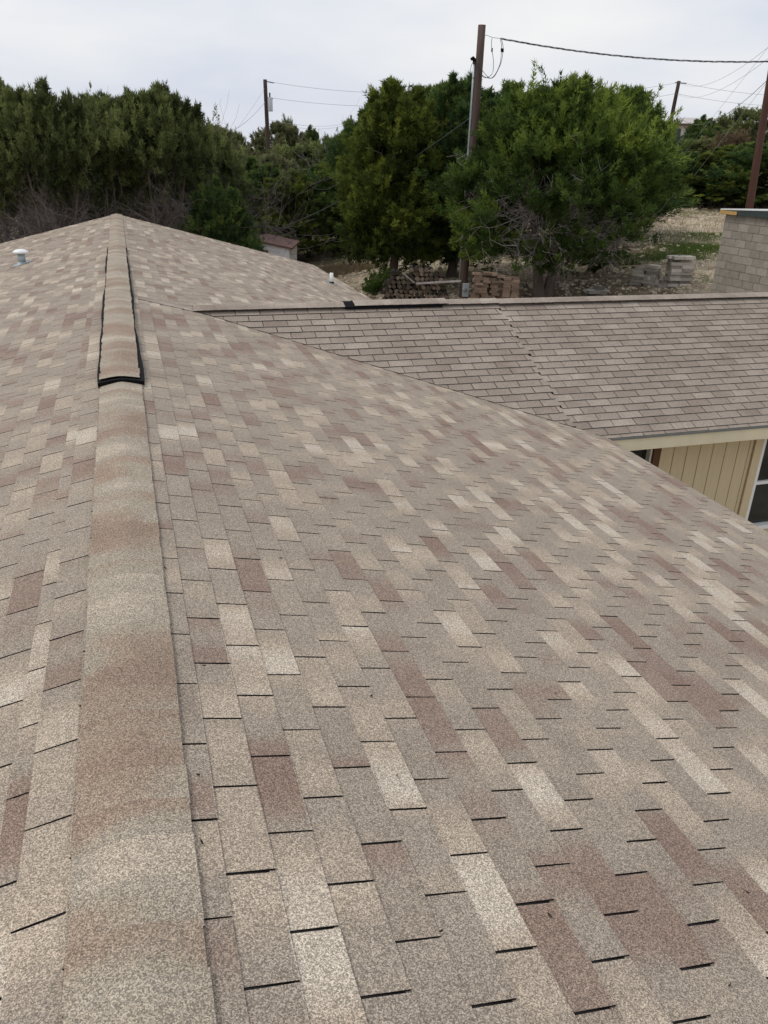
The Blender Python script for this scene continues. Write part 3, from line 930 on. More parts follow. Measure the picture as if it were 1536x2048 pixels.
for px, top, H, wpx, kk, grp, lab in TREES:
    b, h, r = size_for(px, top, H, wpx)
    ms, kh, kr = KH[kk]
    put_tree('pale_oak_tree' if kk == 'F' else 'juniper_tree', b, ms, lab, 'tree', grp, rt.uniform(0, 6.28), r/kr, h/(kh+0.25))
# bare brush between the stems of the thicket
def brush_mesh(seed):
    rng = np.random.default_rng(seed); mb = MB()
    for _ in range(70):
        a = rng.uniform(0, 6.28); q = rng.uniform(0, 2.2)
        limb(mb, rng, np.array([q*math.cos(a), q*math.sin(a), -0.2]), np.array([rng.normal()*0.45, rng.normal()*0.45, 1]), rng.uniform(2.4, 4.4), 0.036, 6, 2, 5, 0.02, 0.42)
    return mb.mesh('stems', [M_BRUSH])
BR = [brush_mesh(51), brush_mesh(52)]
for i_, (px, H, lab) in enumerate([(-10, 30, 'tangled bare brush at the left edge above the white-capped flue'), (75, 33, 'tangled bare brush left of the far ridge end'), (160, 31, 'tangled bare brush just left of the far ridge end'),
                             (250, 32.5, 'tangled bare brush right over the far ridge end'), (330, 31.5, 'tangled bare brush right of the far ridge end'), (400, 34, 'tangled bare brush above the right roof edge')]):
    put_tree('bare_brush', base_at(px, H), [('stems', BR[i_ % 2])], lab, 'brush', 'bare brush in the thicket', i_*1.1, 1.0, 0.95+0.08*(i_ % 3))
# low rusty shrub and the bare brush
rng = np.random.default_rng(77)
def bush(name, base, h, r, n, nl, ll, lw, mat, label, cat='shrub', seed=1, group=None):
    rng = np.random.default_rng(seed)
    me = leaf_mesh('foliage', *crown(rng, h, r, 0.05, n, 'round', None, 0.3, h*0.3), nl, ll, lw, rng, mat)
    mb = MB()
    for _ in range(9):
        a = rng.uniform(0, 6.28)
        limb(mb, rng, np.array([0, 0, -0.05]), np.array([math.cos(a)*.6, math.sin(a)*.6, 1]), h*0.8, 0.015+h*0.006, 4, 1, 3, 0.05)
    return put_tree(name, base, [('stem', mb.mesh('stem', [M_DARKTW])), ('foliage', me)], label, cat, group)
b, h, r = size_for(1462, 285, 58, 55); bush('rusty_shrub', b, h, r, 260, 40, 0.2, 0.06, M_RUST, 'rust brown shrub among the green trees below the skyline on the right', seed=4)
def bare(name, base, h, r, n, label, seed):
    rng = np.random.default_rng(seed); mb = MB()
    for _ in range(n):
        a = rng.uniform(0, 6.28)
        limb(mb, rng, np.array([0, 0, -0.1]), np.array([math.cos(a)*0.4*r/h*2, math.sin(a)*0.4*r/h*2, 1]), h*rng.uniform(.6, 1), 0.02, 5, 2, 4, 0.06, 0.3)
    o = mb.build(name, M_DEAD); o.location = tuple(base); tag(o, label, 'shrub')
b, h, r = size_for(652, 312, 46.0, 70); bare('bare_bush', b, h, r, 14, 'bare grey bush left of the upright yellowish juniper', 5)
g = ground_hit(765, 588); bush('weed_clump', g+np.array([0, 0, -0.05]), 0.8, 0.45, 120, 40, 0.10, 0.03, M_GRASS, 'green weed clump in front of the firewood pile', 'weeds', 6)
g = ground_hit(1215, 545); bush('low_juniper', g, 0.65, 0.7, 160, 40, 0.10, 0.03, M_JUN, 'small low juniper shoot left of the concrete block piles', 'shrub', 8)

# ------------------------------------------------------------------ ground cover
def blades(name, pts, hh, ww, mat, rng, label, cat):
    n = len(pts)
    P = np.asarray(pts, float)
    d = unit(rng.normal(size=(n, 3))*0.35+np.array([0, 0, 1])); s = unit(np.cross(d, rng.normal(size=(n, 3))))
    l = (hh*(0.5+rng.random(n)))[:, None]; w = (ww*(0.6+0.8*rng.random(n)))[:, None]
    v = np.empty((n, 3, 3)); v[:, 0] = P-s*w/2; v[:, 1] = P+s*w/2; v[:, 2] = P+d*l
    me = bpy.data.meshes.new(name)
    me.vertices.add(n*3); me.vertices.foreach_set('co', v.ravel())
    me.loops.add(n*3); me.loops.foreach_set('vertex_index', np.arange(n*3))
    me.polygons.add(n); me.polygons.foreach_set('loop_start', np.arange(n)*3)
    a = me.attributes.new('tint', 'FLOAT', 'FACE'); a.data.foreach_set('value', np.clip(rng.normal(0.5, 0.22, n), 0, 1).astype(np.float32))
    me.materials.append(mat); me.update(calc_edges=True)
    tag(link(name, me), label, cat, kind='stuff')
def patch(spec, rng):
    out = []
    for cx_, cy_, rx, ry, n in spec:
        q = rng.normal(size=(n, 2))*0.5
        x = cx_+q[:, 0]*rx; y = cy_+q[:, 1]*ry
        out.append(np.stack([x, y, terrain(x, y)-0.01], 1))
    return np.concatenate(out)
ga = ground_hit(1375, 503); gb = ground_hit(1420, 470); gc = ground_hit(1340, 515)
blades('green_grass', patch([(ga[0], ga[1], 2.6, 1.6, 16000), (gb[0], gb[1], 3.4, 1.5, 5000), (gc[0], gc[1], 1.4, 0.9, 5000)], rng), 0.075, 0.022, M_GRASS, rng, 'short green grass patch behind the concrete block piles', 'grass')
gd = ground_hit(690, 545); ge = ground_hit(655, 548)
blades('dry_grass', np.concatenate([patch([(gd[0], gd[1]+0.5, 1.5, 0.9, 6000), (ge[0], ge[1], 1.0, 0.8, 3000), (18, 30, 12, 8, 2500), (26, 38, 10, 8, 3500), (14, 24, 6, 4, 500)], rng)]), 0.26, 0.018, M_DRYG, rng, 'tall dry straw coloured grass on the rocky yard', 'dry grass')
# loose limestone
ico = [(-1, -1, -1), (1, -1, -1), (1, 1, -1), (-1, 1, -1), (-.7, -.7, .8), (.7, -.7, .8), (.7, .7, .8), (-.7, .7, .8)]
ico = np.array(ico)*0.6
fc = [(0, 3, 2, 1), (4, 5, 6, 7), (0, 1, 5, 4), (1, 2, 6, 5), (2, 3, 7, 6), (3, 0, 4, 7)]
V, Fc = [], []
for cx_, cy_, sx_, sy_, n in [(9.0, 29.5, 3.5, 4.0, 1500), (12.5, 33, 5, 5, 900), (16, 25.5, 4.5, 3.5, 900), (21, 33, 5, 5, 1300), (28, 37, 7, 6, 1800), (18.5, 22.5, 2.5, 2.5, 500), (13, 30, 4, 3, 700)]:
    for _ in range(n):
        x, y = rng.normal(cx_, sx_*0.6), rng.normal(cy_, sy_*0.6)
        if y < 15.5 or (x < 6 and y < 24): continue
        s = 0.035+0.10*rng.random()**3.0+(0.12*rng.random() if rng.random() < 0.03 else 0)
        a = rng.uniform(0, 6.28); c_, s_ = math.cos(a), math.sin(a)
        q = ico*(1+rng.normal(size=(8, 3))*0.18)*np.array([s*rng.uniform(.8, 1.6), s, s*rng.uniform(.4, .8)])
        q = np.stack([q[:, 0]*c_-q[:, 1]*s_, q[:, 0]*s_+q[:, 1]*c_, q[:, 2]], 1)+np.array([x, y, float(terrain(x, y))+s*0.15])
        o_ = len(V); V += q.tolist(); Fc += [tuple(i+o_ for i in f) for f in fc]
me = bpy.data.meshes.new('loose_stones'); me.from_pydata(V, [], Fc)
tag(link('loose_stones', me, None, [M_ROCK]), 'pale loose limestone rocks strewn over the yard', 'stones', kind='stuff')

# ------------------------------------------------------------------ poles and wires
def pole(name, top_px, low_px, H, r0, r1, mat, label, square=False):
    T = ath(*top_px, H); B = ath(*low_px, H)
    d = (T-B)/(T[2]-B[2]); g = float(terrain(B[0], B[1]))
    base = B+d*(g-0.3-B[2])
    t = empty(name, (base[0], base[1], g), label, 'utility pole')
    m = MB(); n = 8
    m.tube([base+(T-base)*i/n for i in range(n+1)], [r0+(r1-r0)*i/n for i in range(n+1)], 12)
    m.build('pole', mat, t, True)
    return t, base, T
def catenary(a, b, sag, n=24):
    a, b = np.asarray(a, float), np.asarray(b, float)
    return [a+(b-a)*i/n-np.array([0, 0, sag*4*(i/n)*(1-i/n)]) for i in range(n+1)]
def wire(name, pts, r, label, mat=M_WIREL, group=None, n=5):
    m = MB(); m.tube(pts, r, n)
    return tag(m.build(name, mat), label, 'wire', group)

HP = 28.2
tp, pb, pt = pole('utility_pole', (964, 50), (926, 588), HP, 0.135, 0.118, M_POLE, 'nearest weathered wooden service pole with conduit and meter box')
side = _rt0
def on_pole(py, H=28.2):
    f = (py-50)/(588-50); return ath(964+(926-964)*f, py, H)
cpts = [on_pole(py)-side*0.155 for py in (124, 200, 300, 400, 500, 572)]
m = MB(); m.tube(cpts, 0.038, 10); m.build('conduit', M_GALV, tp, True)
m = MB(); w = cpts[0]; m.tube([w+np.array([0, 0, -0.05]), w+np.array([0, 0, 0.05]), w-side*0.05+np.array([0, 0, 0.10]), w-side*0.12+np.array([0, 0, 0.06])], [0.055, 0.065, 0.06, 0.04], 10); m.build('weatherhead', M_PLASTIC, tp, True)
for py in (230, 360, 470):
    m = MB(); q = on_pole(py)-side*0.155; m.tube([q+np.array([0, 0, -.02]), q+np.array([0, 0, .02])], 0.05, 10); m.build('conduit_strap', M_GALV, tp)
q = ath(931, 580, HP-.2); fwd = unit(np.array([_fw[0], _fw[1], 0]))
m = MB(); m.obox(q, side*0.105, fwd*0.07, np.array([0, 0, 0.22])); o = m.build('meter_box', flat('pale_grey_box', (0.55, 0.60, 0.62), .5, .4, .05), tp)
m = MB(); c = q-fwd*0.075-side*0.035+np.array([0, 0, 0.02]); m.tube([c+fwd*0.02, c-fwd*0.05, c-fwd*0.08], [0.075, 0.075, 0.05], 14); link_o = m.build('meter', M_WIREL, tp); 
# drip loops
A0 = ath(972, 70, HP); A1 = ath(1001, 77, HP-.1)
m = MB(); m.tube([on_pole(72)+side*0.1, A0, ath(985, 75, HP), A1], 0.008, 4); m.build('clevis_wire', M_WIREL, tp)
for k_, pts in enumerate([[(984, 76), (983, 90), (984, 100), (987, 125), (984, 148), (968, 155), (955, 135), (950, 124)],
                          [(1001, 78), (1003, 92), (1003, 100), (1000, 128), (988, 152), (976, 156), (960, 146), (950, 124)],
                          [(1003, 78), (1006, 92), (1006, 101), (1003, 122), (995, 142), (986, 155), (975, 153), (952, 124)],
                          [(950, 124), (944, 128), (941, 142), (944, 155), (950, 158)]]):
    m = MB(); P_ = [ath(a, b_, HP-.18) for a, b_ in pts]
    sm = []
    for i in range(len(P_)-1):
        for j in range(4):
            t_ = j/4; p0, p1, p2, p3 = P_[max(i-1, 0)], P_[i], P_[i+1], P_[min(i+2, len(P_)-1)]
            sm.append(0.5*((2*p1)+(-p0+p2)*t_+(2*p0-5*p1+4*p2-p3)*t_**2+(-p0+3*p1-3*p2+p3)*t_**3))
    sm.append(P_[-1]); m.tube(sm, 0.009, 5); m.build('drip_loop', M_WIRE, tp)
for a, b_ in ((1003, 100), (1006, 101), (984, 100)):
    m = MB(); q = ath(a, b_, HP-.18); m.tube([q-np.array([0, 0, .05]), q+np.array([0, 0, .05])], 0.024, 8); m.build('connector', M_PLASTIC, tp)
# service drop: three twisted strands
sd = empty('service_drop_cable', tuple(A1), 'thick twisted black cable running right from the nearest pole', 'wire')
E_ = ath(1720, 112, 33.0)
cen = catenary(A1, E_, 0.36, 220)
for s in range(3):
    m = MB(); pts = []
    for i, q in enumerate(cen):
        a = i*0.30+s*2.094
        pts.append(q+0.017*(math.cos(a)*np.array([0, 0, 1.0])+math.sin(a)*np.array([0.5, -0.8, 0])))
    m.tube(pts, 0.011, 4); m.build('strand', M_WIRE if s else M_WIREL, sd)
# shed wire
shed_peak = ath(527, 470, 33.0)
wire('shed_service_wire', catenary(shed_peak+np.array([0, 0, .03]), on_pole(235)-side*0.15, 0.35), 0.014, 'dark wire rising from the shed roof to the nearest pole', M_WIRE)

# transformer pole
tq, qb, qt = pole('utility_pole', (530, 159), (538, 330), 72.0, 0.20, 0.15, M_POLE2, 'far pole with a grey transformer left of the upright junipers')
Hq = 72.0
c = ath(540, 209, Hq)
m = MB(); m.lathe(c-np.array([0, 0, 0.50]), [(0.20, 0), (0.22, 0.05), (0.22, 0.95), (0.18, 1.02)], 14); m.build('transformer', flat('transformer_grey', (0.52, 0.54, 0.58), .5, .4, .05), tq, True)
m = MB(); m.tube([c+np.array([0, 0, .5]), c+np.array([0, 0, .85])], 0.06, 6); m.build('bushing', M_POLE2, tq)
m = MB(); m.tube([ath(533, 163, Hq), ath(548, 166, Hq)], 0.05, 5); m.build('insulator', M_WIREL, tq)
m = MB(); m.tube([ath(534, 195, Hq), ath(546, 197, Hq)], 0.05, 5); m.build('insulator', M_WIREL, tq)
# smallest far pole
ts, sb, st_ = pole('utility_pole', (702, 230), (703, 270), 150.0, 0.18, 0.14, M_POLE2, 'smallest and farthest pole, beside the upright yellowish juniper')
# right far pole
tr_, rb, rtp = pole('utility_pole', (1358, 162), (1340, 250), 70.0, 0.18, 0.13, M_POLE2, 'leaning far pole in front of the pale far building')
m = MB(); m.tube([ath(1350, 165, 70), ath(1373, 167, 70)], 0.05, 5); m.build('insulator', M_WIREL, tr_)
# right edge pole
te, eb, et = pole('utility_pole', (1561, 30), (1497, 425), 37.0, 0.16, 0.12, M_POLE3, 'reddish wooden pole rising behind the block building at the right edge')
GW = 'thin lines strung between the far poles'
def pw(a, Ha, b_, Hb, sag, label, r=0.022, mat=M_WIREL):
    r *= 0.5
    wire('power_line', catenary(ath(*a, Ha), ath(*b_, Hb), sag), r, label, mat, GW)
pw((531, 162), 72, (790, 186), 70.5, 0.2, 'upper thin line running right from the transformer pole', 0.026)
pw((531, 194), 72, (800, 213), 70.5, 0.2, 'lower thin line running right from the transformer pole', 0.026)
pw((1358, 165), 70, (1000, 207), 72, 0.2, 'upper thin line running left from the leaning far pole')
pw((1352, 187), 70, (1000, 233), 72, 0.2, 'lower thin line running left from the leaning far pole')
pw((1358, 164), 70, (1640, 192), 75, 0.3, 'upper thin line running level to the right from the leaning far pole')
pw((1352, 187), 70, (1640, 212), 75, 0.3, 'lower thin line running level to the right from the leaning far pole')
pw((1358, 165), 70, (1552, 82), 37, 0.75, 'top line sagging from the leaning far pole up to the reddish pole', 0.014)
pw((1352, 187), 70, (1548, 108), 37, 0.75, 'middle line sagging from the leaning far pole up to the reddish pole', 0.014)
pw((1347, 217), 70, (1541, 154), 37, 1.35, 'lowest and thickest line sagging from the leaning far pole to the reddish pole', 0.022, M_WIRE)
pw((1552, 75), 37, (1370, 305), 41, 0.0, 'upper straight guy wire from the reddish pole down into the junipers', 0.010)
pw((1541, 155), 37, (1388, 352), 40, 0.0, 'lower straight guy wire from the reddish pole down into the junipers', 0.012)
pw((530, 176), 72, (470, 262), 60, 0.1, 'upper guy line left of the transformer pole', 0.018)
pw((531, 203), 72, (472, 258), 60, 0.15, 'thicker lower line left of the transformer pole', 0.030)
pw((540, 240), 75, (703, 243), 150, 0.6, 'upper faint line at the smallest far pole', 0.03)
pw((600, 256), 95, (703, 246), 150, 0.4, 'lower faint line at the smallest far pole', 0.03)

# ------------------------------------------------------------------ block building at the right edge
Hc = 25.0
C1 = ath(1423, 585, Hc)
XB, YB = 16.15, 19.2
gB = float(terrain(XB, YB))-0.4
topz = ath(1452, 428, Hc)[2]
bb = empty('block_building', (XB, YB, gB), 'grey concrete block building at the right edge', 'building')
wl = MB(); wl.box((XB+0.012, YB-7.2, gB), (XB+0.19, YB, topz)); wl.box((XB+0.19, YB-0.19, gB), (XB+5, YB, topz)); wl.box((XB+4.8, YB-7.2, gB), (XB+5, YB-0.19, topz)); wl.box((XB+0.19, YB-7.2, gB), (XB+4.8, YB-7.0, topz))
wall_o = wl.build('wall', M_MORTAR, bb)
meshes_b = []
rb_ = random.Random(9)
for i in range(5):
    m = MB(); j = [rb_.uniform(-.004, .004) for _ in range(6)]
    m.box((-0.020+j[0], -0.194+j[1], -0.096+j[2]), (0.005, 0.194+j[3], 0.096+j[4])); meshes_b.append(m.mesh('block', [M_BLOCK]))
row = 0; z = topz-0.10
while z > gB+0.5:
    off = 0.2 if row % 2 else 0.0
    y = YB-0.197-off
    if off:
        m = MB(); m.box((-0.020, -0.094, -0.096), (0.005, 0.094, 0.096)); hm = m.mesh('block', [M_BLOCK])
        o = link('block', hm, wall_o, world_space=False); o.parent = wall_o; o.location = (XB+0.014, YB-0.097, z)
        o.location = Vector(o.location)
    while y > YB-7.0:
        o = bpy.data.objects.new('block', rb_.choice(meshes_b)); COL.objects.link(o); o.parent = wall_o
        o.location = (XB+0.014, y, z)
        y -= 0.4
    z -= 0.203; row += 1
for o in wall_o.children: o.location = Vector(o.location)
m = MB(); m.prism([(XB-0.10, YB+0.12, topz), (XB+5.2, YB+0.12, topz), (XB+5.2, YB-7.4, topz+0.02), (XB-0.10, YB-7.4, topz+0.02)],
                  [(XB-0.10, YB+0.12, topz+0.10), (XB+5.2, YB+0.12, topz+0.10), (XB+5.2, YB-7.4, topz+0.45), (XB-0.10, YB-7.4, topz+0.45)]); m.build('roof_edge', flat('dark_green_metal', (0.045, 0.06, 0.058), .5, .4, .1), bb)
m = MB(); m.prism([(XB-0.11, YB+0.13, topz+0.101), (XB+5.2, YB+0.13, topz+0.101), (XB+5.2, YB-7.4, topz+0.451), (XB-0.11, YB-7.4, topz+0.451)],
                  [(XB-0.11, YB+0.13, topz+0.135), (XB+5.2, YB+0.13, topz+0.135), (XB+5.2, YB-7.4, topz+0.485), (XB-0.11, YB-7.4, topz+0.485)]); m.build('roof_sheet', M_WHITE, bb)
m = MB(); m.box((XB-0.125, YB-0.55, topz+0.005), (XB-0.102, YB+0.12, topz+0.095)); m.build('rafter_end', M_YELLOW, bb)
# ------------------------------------------------------------------ far pale building
Hf = 100.0
a = ath(1312, 262, Hf); b_ = ath(1560, 268, Hf); gz = float(terrain((a[0]+b_[0])/2, (a[1]+b_[1])/2))
ux = unit(np.array([b_[0]-a[0], b_[1]-a[1], 0])); uy = np.array([-ux[1], ux[0], 0]); Lb = math.hypot(b_[0]-a[0], b_[1]-a[1])
ev = ath(1330, 247, Hf)[2]; rz_ = ath(1365, 237.5, Hf)[2]
fb = empty('far_building', (a[0], a[1], gz), 'long pale building with a low metal roof on the hill at the upper right', 'building')
a0 = np.array([a[0], a[1], 0])
def P3(u, v, z): q = a0+ux*u+uy*v; return (q[0], q[1], z)
m = MB(); m.prism([P3(0, 0, gz-2), P3(Lb, 0, gz-2), P3(Lb, 9, gz-2), P3(0, 9, gz-2)], [P3(0, 0, ev), P3(Lb, 0, ev), P3(Lb, 9, ev), P3(0, 9, ev)]); m.build('wall', M_FARWALL, fb)
m = MB(); m.prism([P3(-.4, -.5, ev+.01), P3(Lb+.4, -.5, ev+.01), P3(Lb+.4, 9.5, ev+.01), P3(-.4, 9.5, ev+.01)], [P3(2.5, 4, rz_+.3), P3(Lb, 4, rz_+.3), P3(Lb, 5, rz_+.3), P3(2.5, 5, rz_+.3)]); m.build('roof', M_FARROOF, fb)
m = MB(); m.prism([P3(-.42, -.54, ev-.22), P3(Lb+.4, -.54, ev-.22), P3(Lb+.4, -.505, ev-.22), P3(-.42, -.505, ev-.22)], [P3(-.42, -.54, ev+.02), P3(Lb+.4, -.54, ev+.02), P3(Lb+.4, -.505, ev+.02), P3(-.42, -.505, ev+.02)]); m.build('fascia', M_POLE, fb)
for u0, u1, z0 in ((0.9, 2.6, 1.9), (4.0, 5.9, 1.7), (8, 9.6, 1.7), (11.5, 13, 1.7)):
    m = MB(); m.prism([P3(u0, -.06, ev-z0), P3(u1, -.06, ev-z0), P3(u1, .05, ev-z0), P3(u0, .05, ev-z0)], [P3(u0, -.06, ev-.5), P3(u1, -.06, ev-.5), P3(u1, .05, ev-.5), P3(u0, .05, ev-.5)]); m.build('window', M_GLASS, fb)
# ------------------------------------------------------------------ shed
Hs = 31.0
pk = ath(514, 480, Hs); rc = ath(577, 503, Hs)
ang = math.atan2(-_rt0[1], _rt0[0]); ux = unit(np.array([rc[0]-pk[0], rc[1]-pk[1], 0])); ux = np.array([ux[0]*math.cos(.14)+ux[1]*math.sin(.14), -ux[0]*math.sin(.14)+ux[1]*math.cos(.14), 0]); uy = np.array([-ux[1], ux[0], 0])
hw = 1.20; gs = pk[2]-2.15
sh = empty('garden_shed', (pk[0], pk[1], gs), 'small white shed with brown gable roof behind the far roof edge', 'shed')
def S3(u, v, z): q = np.array([pk[0], pk[1], 0])+ux*u+uy*v; return (q[0], q[1], z)
evs = pk[2]-0.24
front = [S3(-hw, 0, gs), S3(hw, 0, gs), S3(hw, 0, evs), S3(0, 0, pk[2]-0.06), S3(-hw, 0, evs)]
back = [S3(-hw, 2.5, gs), S3(hw, 2.5, gs), S3(hw, 2.5, evs), S3(0, 2.5, pk[2]-0.06), S3(-hw, 2.5, evs)]
m = MB(); m.prism(front, back); wo_ = m.build('wall', M_SHEDWALL, sh)
for sg in (-1, 1):
    m = MB(); e = [S3(sg*(hw+.12), -.12, evs-.045), S3(0, -.12, pk[2]-.05), S3(0, 2.6, pk[2]-.05), S3(sg*(hw+.12), 2.6, evs-.045)]
    if sg > 0: e = e[::-1]
    m.prism(e, [(q[0], q[1], q[2]+.05) for q in e]); m.build('roof', M_SHEDROOF, sh)
m = MB(); m.prism([S3(-.28, -.05, evs-.16), S3(.40, -.05, evs-.16), S3(.40, 0.01, evs-.16), S3(-.28, .01, evs-.16)], [S3(-.28, -.05, evs-.11), S3(.40, -.05, evs-.11), S3(.40, .01, evs-.11), S3(-.28, .01, evs-.11)]); m.build('door_track', M_SHEDROOF, sh)
m = MB(); m.prism([S3(.30, -.06, gs), S3(.40, -.06, gs), S3(.40, .01, gs), S3(.30, .01, gs)], [S3(.30, -.06, evs-.165), S3(.40, -.06, evs-.165), S3(.40, .01, evs-.165), S3(.30, .01, evs-.165)]); m.build('door_post', M_SHEDROOF, sh)
for i in range(4):
    u = 0.44+i*0.145
    m = MB(); m.prism([S3(u, -.02, gs), S3(u+.13, -.02, gs), S3(u+.13, .01, gs), S3(u, .01, gs)], [S3(u, -.02, evs-.10), S3(u+.13, -.02, evs-.10), S3(u+.13, .01, evs-.10), S3(u, .01, evs-.10)]); m.build('wall_panel', M_SHEDWALL, sh)
m = MB(); c = np.array(S3(-.02, -.05, evs-.02)); m.tube([c, c-uy*0.03], 0.10, 14); m.build('round_vent', M_SHEDROOF, sh)
m = MB(); c = np.array(S3(-.20, -.10, evs-.02)); m.tube([c+0.055*(math.cos(k_*.63)*ux+math.sin(k_*.63)*np.array([0, 0, 1])) for k_ in range(11)], 0.012, 5); m.build('hook_ring', M_POLE2, sh)

# ------------------------------------------------------------------ firewood, bricks and block piles
def pile_frame(px, H):
    b = base_at(px, H); v = b-CAM; f = unit(np.array([v[0], v[1], 0])); s = np.array([f[1], -f[0], 0]); return b, s, f
b, s_, f_ = pile_frame(846, 24.5)
wp = empty('firewood_pile', tuple(b), 'dark stacked firewood under the upright junipers left of the nearest pole', 'firewood')
wp.rotation_euler = (0, 0, math.atan2(s_[1], s_[0]))
logs = []
for i in range(4):
    m = MB(); n = 9; L = 0.24
    rr_ = [1+rb_.uniform(-.16, .16) for _ in range(n)]
    ringA = [(0.075*rr_[k_]*math.cos(6.283*k_/n), -L, 0.075*rr_[k_]*math.sin(6.283*k_/n)) for k_ in range(n)]
    ringB = [(q[0], L, q[2]) for q in ringA]
    m.prism(ringB, ringA, 0, 1); logs.append(m.mesh('log', [M_LOGEND, M_LOGB]))
ztop = ath(846, 536, 24.5)[2]-b[2]
lv = 0; z = 0.07
while z < ztop:
    frac = z/ztop; half = 0.98*(1-0.30*frac**3)
    x = -half+(0.07 if lv % 2 else 0)
    while x < half:
        if z > ztop*0.82 and math.sin(x*5+1.0) < -0.3 and rb_.random() < 0.7: x += 0.145; continue
        o = bpy.data.objects.new('log', rb_.choice(logs)); COL.objects.link(o); o.parent = wp
        o.location = (x+rb_.uniform(-.012, .012), rb_.uniform(-.07, .07), z+rb_.uniform(-.01, .01)); o.rotation_euler = (0, rb_.uniform(0, 6.28), rb_.uniform(-.06, .06))
        k_ = rb_.uniform(.75, 1.08); o.scale = (k_, 1, k_)
        x += 0.148
    z += 0.128; lv += 1
def plank(label, p0, p1, w, th, mat, name='plank', group=None):
    p0, p1 = np.asarray(p0), np.asarray(p1); d = unit(p1-p0); s = unit(np.cross(d, np.array([0.1, 0.2, 1.0]))); u = np.cross(s, d)
    m = MB(); m.obox((p0+p1)/2, (p1-p0)/2, s*w/2, u*th/2); return tag(m.build(name, mat), label, 'plank', group)
plank('grey board leaning diagonally on the firewood pile', ath(805, 546, 24.0), ath(829, 566, 24.0), 0.10, 0.03, M_DEAD)
plank('long level grey pole laid across the front of the firewood', ath(832, 567, 24.0), ath(922, 562, 24.0), 0.06, 0.06, M_DEAD)
def brick_mesh(l, w, h, mat, nm):
    m = MB(); c = 0.006
    m.prism([(-l/2, -w/2, -h/2), (l/2, -w/2, -h/2), (l/2, w/2, -h/2), (-l/2, w/2, -h/2)], [(-l/2+c, -w/2+c, h/2), (l/2-c, -w/2+c, h/2), (l/2-c, w/2-c, h/2), (-l/2+c, w/2-c, h/2)])
    return m.mesh(nm, [mat])
BM = brick_mesh(0.235, 0.19, 0.07, M_BRICK, 'brick'); CMb = brick_mesh(0.39, 0.19, 0.19, M_LOOSE, 'block'); CM2 = brick_mesh(0.39, 0.19, 0.095, M_LOOSE, 'block')
def stack(name, px, H, top_px, w, d, label, mesh, l, wd, h, mess, cat, turn=0.0, name_b='brick', toppy=None, cols=None, b=None):
    if b is None: b, s, f = pile_frame(px, H)
    else:
        v = b-CAM; f = unit(np.array([v[0], v[1], 0])); s = np.array([f[1], -f[0], 0])
    t = empty(name, tuple(b), label, cat); t.rotation_euler = (0, 0, math.atan2(s[1], s[0])+turn)
    zt = top_px if top_px < 5 else ath(px, top_px, H)[2]-b[2]
    nz = int(round(zt/h)); nxx = max(1, int(round(w/l))); nyy = max(1, int(round(d/wd)))
    for k_ in range(nz):
        for i in range(nxx):
            for j in range(nyy):
                if k_ >= nz-2 and rb_.random() < mess: continue
                o = bpy.data.objects.new(name_b, mesh); COL.objects.link(o); o.parent = t
                js = 0.014+mess*0.10
                o.location = ((i-(nxx-1)/2)*(l+.008)+rb_.uniform(-js, js), (j-(nyy-1)/2)*(wd+.008)+rb_.uniform(-js, js), h/2+k_*(h+0.002))
                o.rotation_euler = (rb_.uniform(-1, 1)*mess*.12, rb_.uniform(-1, 1)*mess*.12, rb_.uniform(-1, 1)*(.03+mess*.5))
    return t
stack('brick_stack', 992, 24.6, 549, 0.70, 0.38, 'untidy stack of brown bricks just right of the nearest pole', BM, .235, .19, .07, 0.45, 'brick stack')
stack('brick_stack', 1024, 24.8, 554, 0.23, 0.38, 'middle narrow stack of brown bricks right of the nearest pole', BM, .235, .19, .07, 0.2, 'brick stack')
stack('brick_stack', 1047, 24.7, 557, 0.47, 0.38, 'neat stack of brown bricks left of the juniper trunk', BM, .235, .19, .07, 0.04, 'brick stack')
g1 = ground_hit(1352, 572); g2 = ground_hit(1290, 570)
stack('block_pile', 0, 0, 0.98, 0.80, 0.4, 'taller neat pile of concrete blocks beside the block building', CM2, .39, .19, .095, 0.22, 'block pile', 0.5, 'block', b=g1)
stack('block_pile', 0, 0, 0.66, 0.95, 0.6, 'lower collapsing pile of concrete blocks left of the neat pile', CM2, .39, .19, .095, 0.38, 'block pile', -0.35, 'block', b=g2)
g3 = ground_hit(1192, 586)
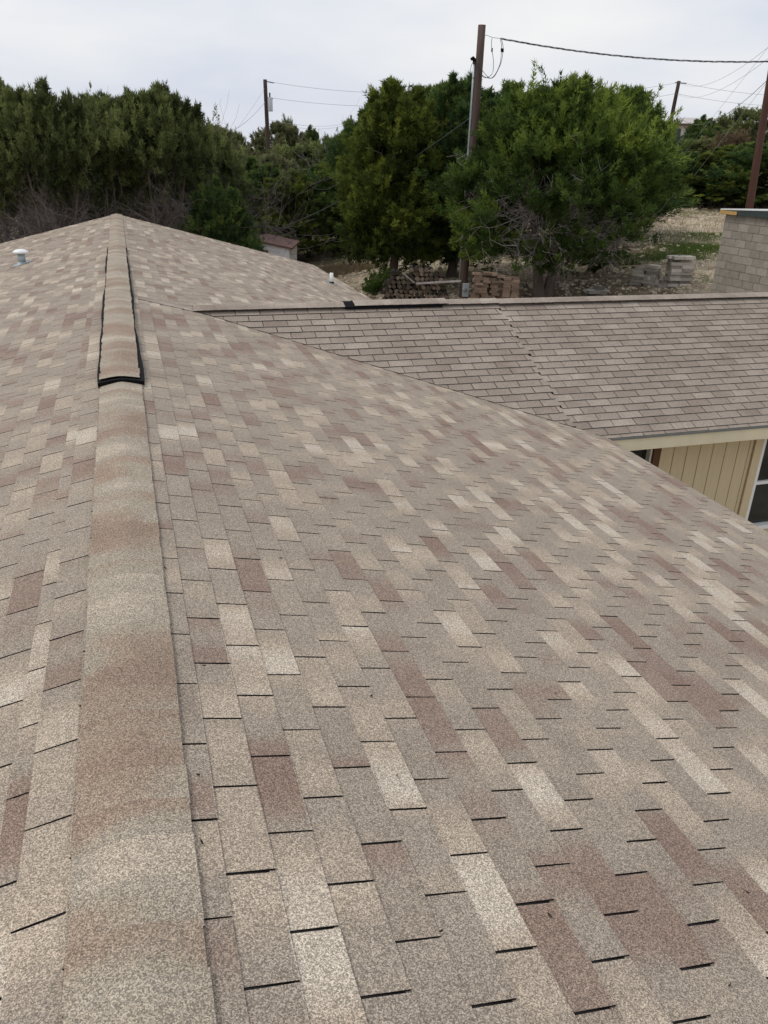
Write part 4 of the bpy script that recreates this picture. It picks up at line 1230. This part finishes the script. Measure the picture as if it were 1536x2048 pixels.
stack('rubble_heap', 0, 0, 0.30, 0.9, 0.6, 'small heap of broken pale blocks near the wing ridge', CM2, .39, .19, .095, 0.75, 'rubble', 0.3, 'block', b=g3)
g4 = ground_hit(1318, 573)
stack('rubble_heap', 0, 0, 0.30, 0.6, 0.5, 'broken blocks fallen between the two concrete block piles', CM2, .39, .19, .095, 0.7, 'rubble', 0.8, 'block', b=g4)
gm_ = math.hypot(*(g2-CAM)[:2])
plank('long pale board lying on top of the lower concrete block pile', ath(1240, 533, gm_), ath(1330, 528, gm_+.2), 0.09, 0.035, M_PLANK)

# bits of twig and leaf lying on the shingles
rd = random.Random(31); m = MB()
spots = [(PR, ath(395, 1555, 1)), (PR, ath(792, 1555, 1)), (PR, ath(560, 1120, 1)), (PR, ath(1110, 1390, 1)), (PR, ath(330, 1140, 1)), (PR, ath(880, 1868, 1)), (PR, ath(402, 1690, 1))]
for _ in range(22): spots.append((PW, ath(rd.uniform(760, 1500), rd.uniform(640, 830), 1)))
for _ in range(5): spots.append((PR, ath(rd.uniform(360, 1500), rd.uniform(1000, 2000), 1)))
for pl_, q in spots:
    d = q-CAM; t_ = ((pl_.O-CAM)@pl_.en)/(d@pl_.en); P = CAM+d*t_+pl_.en*0.0095
    if pl_ is PW and P[0] < (DW+SW*(YW-P[1]))/S+0.2: continue
    a = rd.uniform(0, 6.28); L = rd.uniform(0.004, 0.011)*(1.5 if pl_ is PW else 1); w = rd.uniform(0.0015, 0.003)*(2 if pl_ is PW else 1)
    e1 = pl_.ea*math.cos(a)+pl_.eb*math.sin(a); e2 = -pl_.ea*math.sin(a)+pl_.eb*math.cos(a)
    m.prism([P-e1*L-e2*w*.3, P+e1*L*.2-e2*w, P+e1*L, P+e1*L*.1+e2*w], [P-e1*L-e2*w*.3+pl_.en*.003, P+e1*L*.2-e2*w+pl_.en*.003, P+e1*L+pl_.en*.004, P+e1*L*.1+e2*w+pl_.en*.002])
tag(m.build('leaf_litter', M_LOGB), 'small dark bits of twig and leaf on the shingles', 'debris', kind='stuff')
